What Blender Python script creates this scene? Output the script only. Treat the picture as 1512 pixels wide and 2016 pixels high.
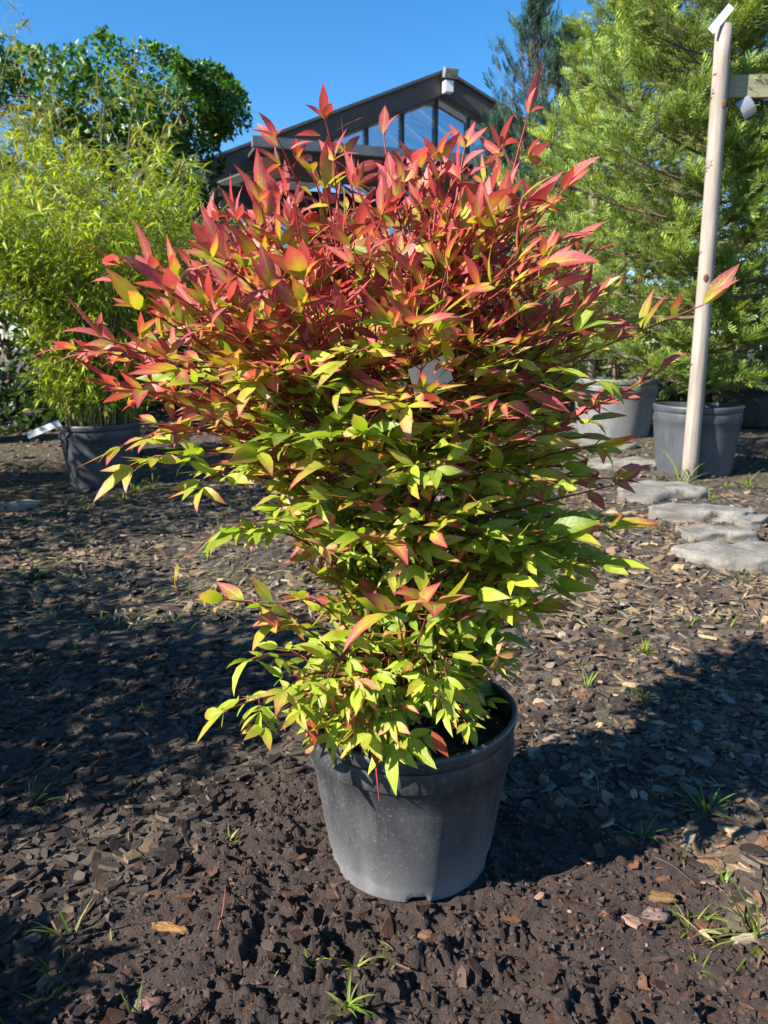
import bpy, math, random
import numpy as np
from mathutils import Vector, Matrix

for o in list(bpy.data.objects): bpy.data.objects.remove(o)
S = bpy.context.scene
C = S.collection
R = math.radians
rng = np.random.default_rng(7)
random.seed(7)

# ------------------------------------------------------------------ camera, sky, sun, exposure
F = 1515.0; CAMH = 0.96; PITCH = R(12)
cam = bpy.data.cameras.new('camera'); co = bpy.data.objects.new('camera', cam); C.objects.link(co)
co.location = (0, 0, CAMH); co.rotation_euler = (R(90) - PITCH, 0, 0)
cam.sensor_fit = 'VERTICAL'; cam.sensor_height = 34.6; cam.sensor_width = 34.6 * .75
cam.lens = F / 2016 * 34.6
cam.clip_start = .02; cam.clip_end = 3000
cam.dof.use_dof = True; cam.dof.focus_distance = 1.22; cam.dof.aperture_fstop = 9.5
S.camera = co

SUN_AZ = math.atan2(-.89, -.455); SUN_EL = R(34)
sdir = Vector((math.sin(SUN_AZ) * math.cos(SUN_EL), math.cos(SUN_AZ) * math.cos(SUN_EL), math.sin(SUN_EL)))
w = bpy.data.worlds.new('World'); S.world = w; w.use_nodes = True
nt = w.node_tree; nt.nodes.clear()
sky = nt.nodes.new('ShaderNodeTexSky'); sky.sky_type = 'NISHITA'; sky.sun_disc = False
sky.sun_elevation = SUN_EL; sky.sun_rotation = SUN_AZ % (2 * math.pi)
sky.altitude = 400; sky.air_density = 1.0; sky.dust_density = .15; sky.ozone_density = 4.0
bg = nt.nodes.new('ShaderNodeBackground'); bg.inputs['Strength'].default_value = .085
wo = nt.nodes.new('ShaderNodeOutputWorld')
hs = nt.nodes.new('ShaderNodeHueSaturation'); hs.inputs['Saturation'].default_value = 1.28
nt.links.new(sky.outputs[0], hs.inputs['Color']); nt.links.new(hs.outputs[0], bg.inputs[0]); nt.links.new(bg.outputs[0], wo.inputs[0])
sl = bpy.data.lights.new('sun', 'SUN'); sl.energy = 5.0; sl.angle = R(.53); sl.color = (1, .93, .82)
so = bpy.data.objects.new('sun', sl); C.objects.link(so); so.location = (-8, -4, 10)
so.rotation_euler = (-sdir).to_track_quat('-Z', 'Y').to_euler()
S.view_settings.view_transform = 'Standard'; S.view_settings.look = 'None'
S.view_settings.gamma = 1; S.view_settings.use_curve_mapping = False
S.view_settings.exposure = 1.45
S.cycles.max_bounces = 8; S.cycles.transparent_max_bounces = 12

# ------------------------------------------------------------------ helpers
def ray(px, py):
    x = (px - 756) / F; y = -(py - 1008) / F
    return np.array([x, math.cos(PITCH) + y * math.sin(PITCH), -math.sin(PITCH) + y * math.cos(PITCH)])
def at(px, py, Y):
    r = ray(px, py); return r * (Y / r[1]) + np.array([0, 0, CAMH])
def to_px(p):
    p = np.asarray(p, float) - np.array([0, 0, CAMH])
    d = p[..., 1] * math.cos(PITCH) - p[..., 2] * math.sin(PITCH)
    u = p[..., 1] * math.sin(PITCH) + p[..., 2] * math.cos(PITCH)
    d = np.where(np.abs(d) < 1e-4, 1e-4, d)
    return 756 + F * p[..., 0] / d, 1008 - F * u / d, d
def sstep(a, b, x):
    t = np.clip((x - a) / (b - a), 0, 1); return t * t * (3 - 2 * t)
def _h(ix, iy, s):
    v = (ix.astype(np.int64) * 374761393 + iy.astype(np.int64) * 668265263 + s * 974711) & 0x7fffffff
    v = ((v ^ (v >> 13)) * 1274126177) & 0x7fffffff
    v = ((v ^ (v >> 16)) * 668265263) & 0x7fffffff
    return ((v ^ (v >> 15)) & 0xffff) / 65535.0
def vnoise(x, y, s=0):
    ix = np.floor(x); iy = np.floor(y); fx = x - ix; fy = y - iy
    fx = fx * fx * fx * (fx * (fx * 6 - 15) + 10); fy = fy * fy * fy * (fy * (fy * 6 - 15) + 10)
    a = _h(ix, iy, s); b = _h(ix + 1, iy, s); c = _h(ix, iy + 1, s); d = _h(ix + 1, iy + 1, s)
    return (a + (b - a) * fx) * (1 - fy) + (c + (d - c) * fx) * fy
def plates(x, y, s=0):
    ix = np.floor(x); iy = np.floor(y); best = np.full(np.shape(x), 9.); val = np.zeros(np.shape(x))
    for dx in (-1, 0, 1):
        for dy in (-1, 0, 1):
            cx = ix + dx; cy = iy + dy; ox = cx + _h(cx, cy, s + 11) - x; oy = cy + _h(cx, cy, s + 29) - y; d = ox * ox + oy * oy
            v = _h(cx, cy, s + 3) + ox * (_h(cx, cy, s + 5) - .5) * 1.1 + oy * (_h(cx, cy, s + 7) - .5) * 1.1
            k = d < best; best = np.where(k, d, best); val = np.where(k, v, val)
    return val
def worley(x, y, s=0):
    ix = np.floor(x); iy = np.floor(y); best = np.full(np.shape(x), 9.)
    for dx in (-1, 0, 1):
        for dy in (-1, 0, 1):
            cx = ix + dx; cy = iy + dy
            px_ = cx + _h(cx, cy, s + 11); py_ = cy + _h(cx, cy, s + 29)
            best = np.minimum(best, (px_ - x) ** 2 + (py_ - y) ** 2)
    return np.sqrt(best)
POT = (0.05, 1.335)
def mud_mask(x, y):
    d = np.sqrt(((x - .05) / .62) ** 2 + ((y - .98) / .66) ** 2)
    d = d + (vnoise(x * 4, y * 4, 3) - .5) * .5 + (vnoise(x * 13, y * 13, 4) - .5) * .25
    return 1 - sstep(.72, 1.0, d)
def base_h(x, y):
    x = np.asarray(x, float); y = np.asarray(y, float)
    t = np.clip(y - 2.2, 0, 9); rise = .03 * (t - .35 * (1 - np.exp(-t / .35)))
    return rise + (vnoise(x * .9 + 3, y * .9, 1) - .5) * .03 * sstep(.3, 1.0, np.hypot(x - POT[0], y - POT[1]))
def full_h(x, y):
    x = np.asarray(x, float); y = np.asarray(y, float)
    m = mud_mask(x, y)
    h = base_h(x, y)
    wx = x + (vnoise(x * 40, y * 40, 15) - .5) * .03; wy = y + (vnoise(x * 40, y * 40, 16) - .5) * .03
    clod = (1 - np.clip(worley(wx * 22, wy * 22, 1), 0, 1)) ** 1.5 * .008 + plates(wx * 24, wy * 24, 41) * .013 + plates(wx * 58, wy * 58, 45) * .010
    clod = clod + (vnoise(x * 16, y * 16, 6) - .5) * .02 + (vnoise(x * 6, y * 6, 7) - .5) * .035 + (vnoise(x * 62, y * 62, 17) - .5) * .016 + (vnoise(x * 110, y * 110, 8) - .5) * .011 - .012
    clod = clod * (.35 + 1.25 * vnoise(x * 5.5 + 7, y * 5.5, 18))
    far = 1 - sstep(3, 8, np.hypot(x, y))
    flat = sstep(.13, .22, np.hypot(x - POT[0], y - POT[1]))
    h = h + m * (clod - .008) * (.35 + .65 * flat) + (1 - m) * far * ((vnoise(x * 25, y * 25, 9) - .5) * .012 + (vnoise(x * 7, y * 7, 5) - .5) * .012)
    return h
def ground_at(px, py):
    r = ray(px, py); t = CAMH / -r[2]
    for _ in range(30):
        p = r * t; g = float(base_h(p[0], p[1])); t += ((CAMH - g) / -r[2] - t) * .6
    p = r * t; return np.array([p[0], p[1], float(base_h(p[0], p[1]))])

def mesh_np(name, V, faces, mat=None, cols=None, smooth=False, extra=None):
    """V (n,3); faces = (k,m) int array or list of such arrays / ragged list"""
    me = bpy.data.meshes.new(name)
    V = np.asarray(V, np.float32).reshape(-1, 3)
    if isinstance(faces, np.ndarray): faces = [faces]
    if len(faces) and not isinstance(faces[0], np.ndarray):
        loops = np.array([i for f in faces for i in f], np.int32); tot = np.array([len(f) for f in faces], np.int32)
    else:
        loops = np.concatenate([f.ravel() for f in faces]).astype(np.int32)
        tot = np.concatenate([np.full(len(f), f.shape[1], np.int32) for f in faces])
    me.vertices.add(len(V)); me.vertices.foreach_set('co', V.ravel())
    me.loops.add(len(loops)); me.loops.foreach_set('vertex_index', loops)
    st = np.concatenate([[0], np.cumsum(tot)[:-1]]).astype(np.int32)
    me.polygons.add(len(tot)); me.polygons.foreach_set('loop_start', st); me.polygons.foreach_set('loop_total', tot)
    me.polygons.foreach_set('use_smooth', np.full(len(tot), bool(smooth)))
    for nm, c in (('Col', cols),) + tuple((extra or {}).items()):
        if c is None: continue
        a = me.attributes.new(nm, 'FLOAT_COLOR', 'POINT')
        c4 = np.ones((len(V), 4), np.float32); c4[:, :3] = np.asarray(c, np.float32).reshape(-1, 3)
        a.data.foreach_set('color', c4.ravel())
    me.update(calc_edges=True); me.validate()
    if mat: me.materials.append(mat)
    return me
def link(name, me, parent=None, loc=(0, 0, 0)):
    o = bpy.data.objects.new(name, me); C.objects.link(o)
    o.location = loc
    if parent is not None: o.parent = parent
    return o
def tag(o, label=None, cat=None, group=None, kind=None):
    if label: o['label'] = label
    if cat: o['category'] = cat
    if group: o['group'] = group
    if kind: o['kind'] = kind
    return o
def empty(name, loc, label=None, cat=None, group=None):
    o = bpy.data.objects.new(name, None); C.objects.link(o); o.location = [float(v) for v in loc]; o.empty_display_size = .1
    return tag(o, label, cat, group)
def copy_tree(o, parent=None):
    c = o.copy(); C.objects.link(c); c.parent = parent
    for ch in o.children: copy_tree(ch, c)
    return c
def nrm(v):
    v = np.asarray(v, float); return v / (np.linalg.norm(v, axis=-1, keepdims=True) + 1e-12)
class MB:
    def __init__(s): s.v = []; s.f = []
    def add(s, v, f):
        k = len(s.v); s.v += [tuple(p) for p in v]; s.f += [tuple(i + k for i in q) for q in f]; return s
    def box(s, c, sx, sy, sz, ax=((1, 0, 0), (0, 1, 0), (0, 0, 1))):
        c = np.array(c, float); a = np.array(ax, float)
        v = [c + a[0] * sx / 2 * i + a[1] * sy / 2 * j + a[2] * sz / 2 * k for i in (-1, 1) for j in (-1, 1) for k in (-1, 1)]
        return s.add(v, [(0, 1, 3, 2), (4, 6, 7, 5), (0, 4, 5, 1), (2, 3, 7, 6), (0, 2, 6, 4), (1, 5, 7, 3)])
    def prism(s, poly, d):                      # polygon (list of 3-D points) swept by d
        n = len(poly); p = [np.array(q, float) for q in poly]; d = np.array(d, float)
        return s.add(p + [q + d for q in p], [tuple(range(n))[::-1], tuple(range(n, 2 * n))] + [(i, (i + 1) % n, (i + 1) % n + n, i + n) for i in range(n)])
    def tube(s, pts, rad, n=6, cap=True):
        v, f = tube_np([np.asarray(pts, float)], [np.broadcast_to(rad, len(pts))], n)
        k = len(s.v); s.v += [tuple(p) for p in v]; s.f += [tuple(int(i) + k for i in q) for q in f]
        if cap:
            m = len(pts); s.f += [tuple(k + i for i in range(n))[::-1], tuple(k + (m - 1) * n + i for i in range(n))]
        return s
    def lathe(s, prof, n=48, fn=None):
        k = len(s.v); m = len(prof)
        for i, (r, z) in enumerate(prof):
            for j in range(n):
                a = 2 * math.pi * j / n; rr, zz = (r, z) if fn is None else fn(r, z, a)
                s.v.append((rr * math.cos(a), rr * math.sin(a), zz))
        for i in range(m - 1):
            for j in range(n):
                j2 = (j + 1) % n; s.f.append((k + i * n + j, k + i * n + j2, k + (i + 1) * n + j2, k + (i + 1) * n + j))
        return s
    def mesh(s, name, mat, smooth=False, off=(0, 0, 0)):
        return mesh_np(name, np.array(s.v, float) - np.array(off, float), s.f, mat, smooth=smooth)
    def build(s, name, mat, parent=None, loc=None, smooth=False):
        """vertices given in world coordinates"""
        if loc is None: loc = parent.location if parent is not None else (0, 0, 0)
        wl = np.array(loc, float)
        o = link(name, s.mesh(name, mat, smooth, wl), parent)
        if parent is None: o.location = wl
        else:
            base = np.array(parent.location, float) if parent.parent is None else wl
            o.location = wl - base
        return o
def tube_np(curves, radii, n=4):
    Vs = []; Fs = []; k = 0
    for P, r in zip(curves, radii):
        P = np.asarray(P, float); m = len(P); r = np.asarray(r, float)
        T = nrm(np.gradient(P, axis=0))
        ref = np.where(np.abs(T[:, 2:3]) > .9, np.array([[1., 0, 0]]), np.array([[0, 0, 1.]]))
        if np.abs(T[:, 2]).mean() > .7: ref = np.tile([1., 0, 0], (m, 1))
        A = nrm(np.cross(T, ref)); B = np.cross(T, A)
        ang = np.arange(n) * 2 * math.pi / n
        V = P[:, None] + r[:, None, None] * (np.cos(ang)[None, :, None] * A[:, None] + np.sin(ang)[None, :, None] * B[:, None])
        Vs.append(V.reshape(-1, 3))
        i = np.arange(m - 1)[:, None] * n; j = np.arange(n)[None]; j2 = (j + 1) % n
        Fs.append(np.stack([i + j, i + j2, i + n + j2, i + n + j], -1).reshape(-1, 4) + k); k += m * n
    return np.concatenate(Vs), np.concatenate(Fs)
def bez(a, b, c, n):
    t = np.linspace(0, 1, n)[:, None]; a, b, c = map(np.asarray, (a, b, c))
    return a * (1 - t) ** 2 + 2 * b * t * (1 - t) + c * t * t

# ------------------------------------------------------------------ materials
def newmat(name):
    m = bpy.data.materials.new(name); m.use_nodes = True; t = m.node_tree
    b = t.nodes['Principled BSDF']; return m, t, b
def N(t, kind, **kw):
    n = t.nodes.new(kind)
    for k, v in kw.items():
        if k in n.inputs: n.inputs[k].default_value = v
        else: setattr(n, k, v)
    return n
def ramp(t, src, stops):
    r = t.nodes.new('ShaderNodeValToRGB'); e = r.color_ramp.elements
    while len(e) > 1: e.remove(e[-1])
    for i, (p, c) in enumerate(stops):
        k = e[0] if i == 0 else e.new(p)
        k.position = p; k.color = (c if len(c) == 4 else tuple(c) + (1,)) if hasattr(c, '__len__') else (c, c, c, 1)
    t.links.new(src, r.inputs[0]); return r.outputs[0]
def noise(t, scale, detail=6, rough=.6, vec=None):
    n = N(t, 'ShaderNodeTexNoise', Scale=scale, Detail=detail, Roughness=rough)
    if vec is None:
        tc = t.nodes.get('TC') or N(t, 'ShaderNodeTexCoord'); tc.name = 'TC'; vec = tc.outputs['Object']
    t.links.new(vec, n.inputs['Vector']); return n.outputs['Fac']
def bump(t, b, h, strength=.4, dist=.01):
    n = N(t, 'ShaderNodeBump', Strength=strength, Distance=dist); t.links.new(h, n.inputs['Height']); t.links.new(n.outputs[0], b.inputs['Normal']); return n
def mixc(t, fac, a, b, mode='MIX'):
    n = t.nodes.new('ShaderNodeMix'); n.data_type = 'RGBA'; n.blend_type = mode
    for i, v in ((0, fac), (6, a), (7, b)):
        if hasattr(v, 'is_output'): t.links.new(v, n.inputs[i])
        else: n.inputs[i].default_value = v if i == 0 else (tuple(v) + (1,) if len(v) == 3 else v)
    return n.outputs[2]
def simple(name, c1, c2, scale=20, rough=.7, bstr=.3, bdist=.004, spec=.5, metal=0):
    m, t, b = newmat(name); f = noise(t, scale)
    t.links.new(ramp(t, f, [(.3, c1), (.7, c2)]), b.inputs['Base Color'])
    b.inputs['Roughness'].default_value = rough; b.inputs['Specular IOR Level'].default_value = spec; b.inputs['Metallic'].default_value = metal
    bump(t, b, noise(t, scale * 4), bstr, bdist); return m
def leafmat(name, trans=.35, rough=.42, spec=.5, spots=0., warm=None, nscale=60, coat=0.):
    m, t, b = newmat(name)
    a = N(t, 'ShaderNodeAttribute', attribute_name='Col'); col = a.outputs['Color']
    geo = N(t, 'ShaderNodeNewGeometry')
    n1 = noise(t, nscale, 4, .6, geo.outputs['Position'])
    col = mixc(t, 1., col, ramp(t, n1, [(.25, .72), (.75, 1.22)]), 'MULTIPLY')
    rv = b.inputs['Roughness']; rv.default_value = rough
    if spots:
        n2 = noise(t, 420, 3, .7, geo.outputs['Position']); n3 = noise(t, 14, 2, .5, geo.outputs['Position'])
        mm = N(t, 'ShaderNodeMath', operation='MULTIPLY'); t.links.new(ramp(t, n2, [(.56, 0), (.70, 1)]), mm.inputs[0]); t.links.new(ramp(t, n3, [(.5, 0), (.7, spots)]), mm.inputs[1])
        col = mixc(t, mm.outputs[0], col, (.62, .52, .48))
        n4 = noise(t, 230, 2, .5, geo.outputs['Position'])
        mm2 = N(t, 'ShaderNodeMath', operation='MULTIPLY'); t.links.new(ramp(t, n4, [(.70, 0), (.76, .7)]), mm2.inputs[0]); mm2.inputs[1].default_value = spots
        col = mixc(t, mm2.outputs[0], col, (.08, .02, .015))
    vh = None
    if spots:                                   # midrib, side veins and scorched tips follow each leaf
        lfc = N(t, 'ShaderNodeSeparateColor'); t.links.new(N(t, 'ShaderNodeAttribute', attribute_name='Lf').outputs['Color'], lfc.inputs[0])
        ac, al = lfc.outputs[0], lfc.outputs[1]
        rib = ramp(t, ac, [(.0, 1), (.07, .55), (.13, 0)])
        wv = N(t, 'ShaderNodeMath', operation='MULTIPLY_ADD'); t.links.new(ac, wv.inputs[0]); wv.inputs[1].default_value = -.16; t.links.new(al, wv.inputs[2])
        wm = N(t, 'ShaderNodeMath', operation='MULTIPLY'); t.links.new(wv.outputs[0], wm.inputs[0]); wm.inputs[1].default_value = 9.
        wf = N(t, 'ShaderNodeMath', operation='FRACT'); t.links.new(wm.outputs[0], wf.inputs[0])
        vein = ramp(t, wf.outputs[0], [(.0, .5), (.10, 0), (.90, 0), (1., .5)])
        vs = N(t, 'ShaderNodeMath', operation='MAXIMUM'); t.links.new(rib, vs.inputs[0]); t.links.new(vein, vs.inputs[1]); vh = vs.outputs[0]
        vf = N(t, 'ShaderNodeMath', operation='MULTIPLY'); t.links.new(vh, vf.inputs[0]); vf.inputs[1].default_value = .45
        col = mixc(t, vf.outputs[0], col, mixc(t, .5, col, (.62, .55, .16)))
        tm = N(t, 'ShaderNodeMath', operation='MULTIPLY'); t.links.new(ramp(t, al, [(.86, 0), (.97, 1)]), tm.inputs[0]); t.links.new(ramp(t, n3, [(.52, 0), (.62, .85)]), tm.inputs[1])
        col = mixc(t, tm.outputs[0], col, (.16, .075, .035))
    t.links.new(col, b.inputs['Base Color'])
    b.inputs['Specular IOR Level'].default_value = spec
    hgt_ = noise(t, 260, 3, .6, geo.outputs['Position'])
    if vh is not None:
        hm = N(t, 'ShaderNodeMath', operation='MULTIPLY_ADD'); t.links.new(vh, hm.inputs[0]); hm.inputs[1].default_value = -1.2; t.links.new(hgt_, hm.inputs[2]); hgt_ = hm.outputs[0]
    bump(t, b, hgt_, .25, .002)
    tr = N(t, 'ShaderNodeBsdfTranslucent')
    if warm == 'attr':
        t.links.new(N(t, 'ShaderNodeAttribute', attribute_name='Trn').outputs['Color'], tr.inputs[0])
    else:
        t.links.new(mixc(t, 1., col, warm or (1.5, 1.5, .5), 'MULTIPLY'), tr.inputs[0])
    mx = N(t, 'ShaderNodeMixShader'); mx.inputs[0].default_value = trans
    t.links.new(b.outputs[0], mx.inputs[1]); t.links.new(tr.outputs[0], mx.inputs[2])
    t.links.new(mx.outputs[0], t.nodes['Material Output'].inputs[0]); return m
def attrmat(name, rough=.8, spec=.35, bscale=90, bstr=.4, bdist=.003, vary=(.6, 1.3), vscale=60):
    m, t, b = newmat(name); a = N(t, 'ShaderNodeAttribute', attribute_name='Col')
    geo = N(t, 'ShaderNodeNewGeometry'); f = noise(t, vscale, 5, .65, geo.outputs['Position'])
    t.links.new(mixc(t, 1., a.outputs['Color'], ramp(t, f, [(.3, vary[0]), (.7, vary[1])]), 'MULTIPLY'), b.inputs['Base Color'])
    b.inputs['Roughness'].default_value = rough; b.inputs['Specular IOR Level'].default_value = spec
    bump(t, b, noise(t, bscale, 5, .7, geo.outputs['Position']), bstr, bdist); return m

M = {}
M['leaf'] = leafmat('shrub_leaf', .38, .44, .42, 1., 'attr', 45)
M['bamboo_leaf'] = leafmat('bamboo_leaf', .38, .5, .35, 0, (1.35, 1.3, .5), 9)
M['hedge_leaf'] = leafmat('hedge_leaf', .25, .42, .4, 0, (1.3, 1.6, .4), 5)
M['conifer_leaf'] = leafmat('conifer_leaf', .3, .6, .3, 0, (1.4, 1.4, .5), 6)
M['grass'] = leafmat('grass_blade', .35, .5, .3, 0, (1.3, 1.4, .4), 30)
M['stem'] = attrmat('shrub_stem', .55, .4, 200, .3, .002)
M['bark'] = simple('conifer_bark', (.10, .065, .045), (.24, .17, .12), 25, .85, .6, .01)
M['culm'] = simple('bamboo_culm', (.20, .17, .06), (.34, .29, .13), 18, .5, .15, .002)
M['chip'] = attrmat('bark_chip', .62, .35, 140, .5, .004)
M['stone'] = None
def potmat(name, dark, dust, lo, hi, amt=1., zfade=None):
    m, t, b = newmat(name)
    tcn = N(t, 'ShaderNodeTexCoord'); tcn.name = 'TC'; mpn = N(t, 'ShaderNodeMapping'); mpn.inputs['Scale'].default_value = (9, 9, 1.6); t.links.new(tcn.outputs['Object'], mpn.inputs[0])
    na = noise(t, 7, 8, .65); nb_ = noise(t, 3, 6, .7, mpn.outputs[0]); mxn = N(t, 'ShaderNodeMath', operation='MULTIPLY_ADD'); t.links.new(nb_, mxn.inputs[0]); mxn.inputs[1].default_value = .6; hn = N(t, 'ShaderNodeMath', operation='MULTIPLY'); t.links.new(na, hn.inputs[0]); hn.inputs[1].default_value = .4; t.links.new(hn.outputs[0], mxn.inputs[2]); n1 = mxn.outputs[0]; n2 = noise(t, 160, 3, .6)
    fac = N(t, 'ShaderNodeMath', operation='ADD'); t.links.new(ramp(t, n1, [(lo, 0), (hi, .75 * amt)]), fac.inputs[0]); t.links.new(ramp(t, n2, [(.58, 0), (.68, .6 * amt)]), fac.inputs[1])
    out = fac.outputs[0]
    if zfade:                                   # splash dust that the pot carries near its foot
        sx = N(t, 'ShaderNodeSeparateXYZ'); t.links.new(t.nodes['TC'].outputs['Object'], sx.inputs[0])
        z = N(t, 'ShaderNodeMath', operation='ADD'); t.links.new(sx.outputs[2], z.inputs[0])
        zn = N(t, 'ShaderNodeMath', operation='MULTIPLY_ADD'); t.links.new(n1, zn.inputs[0]); zn.inputs[1].default_value = .22; zn.inputs[2].default_value = -.11
        t.links.new(zn.outputs[0], z.inputs[1])
        a2 = N(t, 'ShaderNodeMath', operation='ADD'); t.links.new(out, a2.inputs[0]); t.links.new(ramp(t, z.outputs[0], zfade), a2.inputs[1]); out = a2.outputs[0]
    cl = N(t, 'ShaderNodeClamp'); t.links.new(out, cl.inputs[0])
    t.links.new(mixc(t, cl.outputs[0], dark, dust), b.inputs['Base Color'])
    # scuffs: stretched thin noise, darker where dust was rubbed off
    t.links.new(ramp(t, cl.outputs[0], [(0, .42), (1, .85)]), b.inputs['Roughness'])
    bump(t, b, n2, .12, .002); return m
M['pot'] = potmat('black_plastic_dusty', (.017, .019, .023), (.20, .20, .205), .40, .66, .42, [(.0, .85), (.03, .5), (.10, .14), (.25, 0)])
M['pot_rim'] = potmat('black_plastic_rim', (.022, .026, .030), (.16, .17, .18), .42, .8, .45)
M['pot_grey'] = potmat('grey_plastic', (.045, .051, .062), (.13, .135, .15), .4, .75, .6)
M['pot_pale'] = potmat('pale_grey_plastic', (.11, .115, .12), (.27, .27, .265), .35, .7, .8)
M['pot_dark'] = potmat('black_plastic', (.015, .016, .018), (.08, .08, .08), .5, .9, .4)
M['soil'] = simple('potting_soil', (.012, .009, .007), (.05, .035, .025), 70, .9, .8, .01)
M['white_tag'] = simple('white_tag', (.72, .72, .72), (.82, .82, .82), 30, .45, .05, .001)
M['cream_tag'] = simple('cream_tag', (.62, .60, .52), (.72, .70, .62), 30, .5, .05, .001)
def woodmat(name, c1, c2, sc=(14, 14, .9), rough=.8):
    m, t, b = newmat(name); tc = N(t, 'ShaderNodeTexCoord'); mp = N(t, 'ShaderNodeMapping'); mp.inputs['Scale'].default_value = sc
    t.links.new(tc.outputs['Object'], mp.inputs[0]); f = noise(t, 3, 8, .7, mp.outputs[0])
    g = noise(t, 2.2, 3, .5, tc.outputs['Object'])
    c = mixc(t, 1., ramp(t, f, [(.3, c1), (.7, c2)]), ramp(t, g, [(.3, .75), (.7, 1.1)]), 'MULTIPLY')
    t.links.new(c, b.inputs['Base Color']); b.inputs['Roughness'].default_value = rough
    bump(t, b, f, .5, .006); return m
M['post'] = woodmat('weathered_wood', (.20, .16, .13), (.38, .33, .28))
M['rail'] = woodmat('weathered_rail', (.17, .16, .09), (.34, .32, .2), (.9, 14, 14))
M['brown_wood'] = woodmat('brown_wood', (.10, .035, .015), (.2, .075, .03), (.8, 10, 10))
M['fascia'] = simple('dark_brown_fascia', (.05, .034, .028), (.075, .055, .047), 6, .55, .1, .003)
M['roof'] = simple('roof_metal', (.05, .045, .042), (.08, .075, .07), 3, .6, .1, .004)
M['gutter'] = simple('grey_gutter', (.09, .10, .105), (.15, .16, .165), 4, .5, .1, .003)
M['mullion'] = simple('dark_mullion', (.015, .015, .016), (.03, .03, .03), 5, .5, .05, .002)
M['rafter'] = simple('rafter_wood', (.5, .47, .43), (.62, .6, .56), 6, .7, .1, .003)
M['dark_wall'] = simple('dark_wall', (.03, .026, .024), (.06, .05, .045), 3, .8, .1, .003)
M['metal'] = simple('grey_metal', (.3, .3, .31), (.45, .45, .46), 20, .4, .05, .001, .5, .6)
m, t, b = newmat('glass'); M['glass'] = m
gl = N(t, 'ShaderNodeBsdfGlossy'); gl.inputs['Roughness'].default_value = .03; gl.inputs['Color'].default_value = (.9, .95, 1, 1)
tp = N(t, 'ShaderNodeBsdfTransparent'); tp.inputs[0].default_value = (.86, .9, .92, 1)
fr = N(t, 'ShaderNodeFresnel'); fr.inputs[0].default_value = 1.5
ma = N(t, 'ShaderNodeMath', operation='MULTIPLY_ADD'); ma.inputs[1].default_value = 1.6; ma.inputs[2].default_value = .30; t.links.new(fr.outputs[0], ma.inputs[0])
mx = N(t, 'ShaderNodeMixShader'); t.links.new(ma.outputs[0], mx.inputs[0]); t.links.new(tp.outputs[0], mx.inputs[1]); t.links.new(gl.outputs[0], mx.inputs[2])
t.links.new(mx.outputs[0], t.nodes['Material Output'].inputs[0])
# stone: pale grey with moss patches
m, t, b = newmat('grey_stone'); M['stone'] = m
f = noise(t, 5, 8, .65); g = noise(t, 60, 4, .7); mo = noise(t, 4.3, 4, .6)
c = mixc(t, 1., ramp(t, f, [(.3, (.095, .088, .077)), (.55, (.20, .187, .165)), (.75, (.28, .265, .24))]), ramp(t, g, [(.3, .7), (.7, 1.15)]), 'MULTIPLY')
c = mixc(t, ramp(t, mo, [(.62, 0), (.68, .9)]), c, (.075, .06, .012))
t.links.new(c, b.inputs['Base Color']); b.inputs['Roughness'].default_value = .85; bump(t, b, f, .6, .02)
# ground: wet clods near the pot, litter-strewn earth elsewhere
m, t, b = newmat('earth'); M['earth'] = m
a = N(t, 'ShaderNodeAttribute', attribute_name='Col'); sp = N(t, 'ShaderNodeSeparateColor'); t.links.new(a.outputs['Color'], sp.inputs[0])
geo = N(t, 'ShaderNodeNewGeometry'); P_ = geo.outputs['Position']
n1 = noise(t, 38, 8, .7, P_); n2 = noise(t, 170, 5, .7, P_); n3 = noise(t, 6, 5, .6, P_)
mudc = mixc(t, 1., ramp(t, n1, [(.3, (.022, .011, .008)), (.5, (.064, .034, .025)), (.72, (.13, .078, .058))]), ramp(t, n2, [(.3, .65), (.7, 1.3)]), 'MULTIPLY')
vo = N(t, 'ShaderNodeTexVoronoi', Scale=32.); t.links.new(P_, vo.inputs['Vector'])
litter = mixc(t, 1., ramp(t, vo.outputs['Color'], [(.1, (.025, .018, .013)), (.5, (.085, .063, .042)), (.8, (.2, .155, .10))]), ramp(t, n1, [(.3, .5), (.7, 1.3)]), 'MULTIPLY')
litter = mixc(t, ramp(t, n3, [(.45, 0), (.75, .5)]), litter, (.07, .05, .036))
t.links.new(mixc(t, sp.outputs[0], litter, mudc), b.inputs['Base Color'])
rr = N(t, 'ShaderNodeMath', operation='MULTIPLY_ADD'); rr.inputs[2].default_value = .82; t.links.new(sp.outputs[0], rr.inputs[0]); t.links.new(ramp(t, n1, [(.35, -.66), (.65, -.46)]), rr.inputs[1])
t.links.new(rr.outputs[0], b.inputs['Roughness']); b.inputs['Specular IOR Level'].default_value = .65
ad = N(t, 'ShaderNodeMath', operation='ADD'); t.links.new(n1, ad.inputs[0]); t.links.new(n2, ad.inputs[1])
n5 = noise(t, 430, 3, .7, P_); ad2 = N(t, 'ShaderNodeMath', operation='MULTIPLY_ADD'); t.links.new(n5, ad2.inputs[0]); ad2.inputs[1].default_value = .35; t.links.new(ad.outputs[0], ad2.inputs[2])
bump(t, b, ad2.outputs[0], 1., .024)

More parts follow.
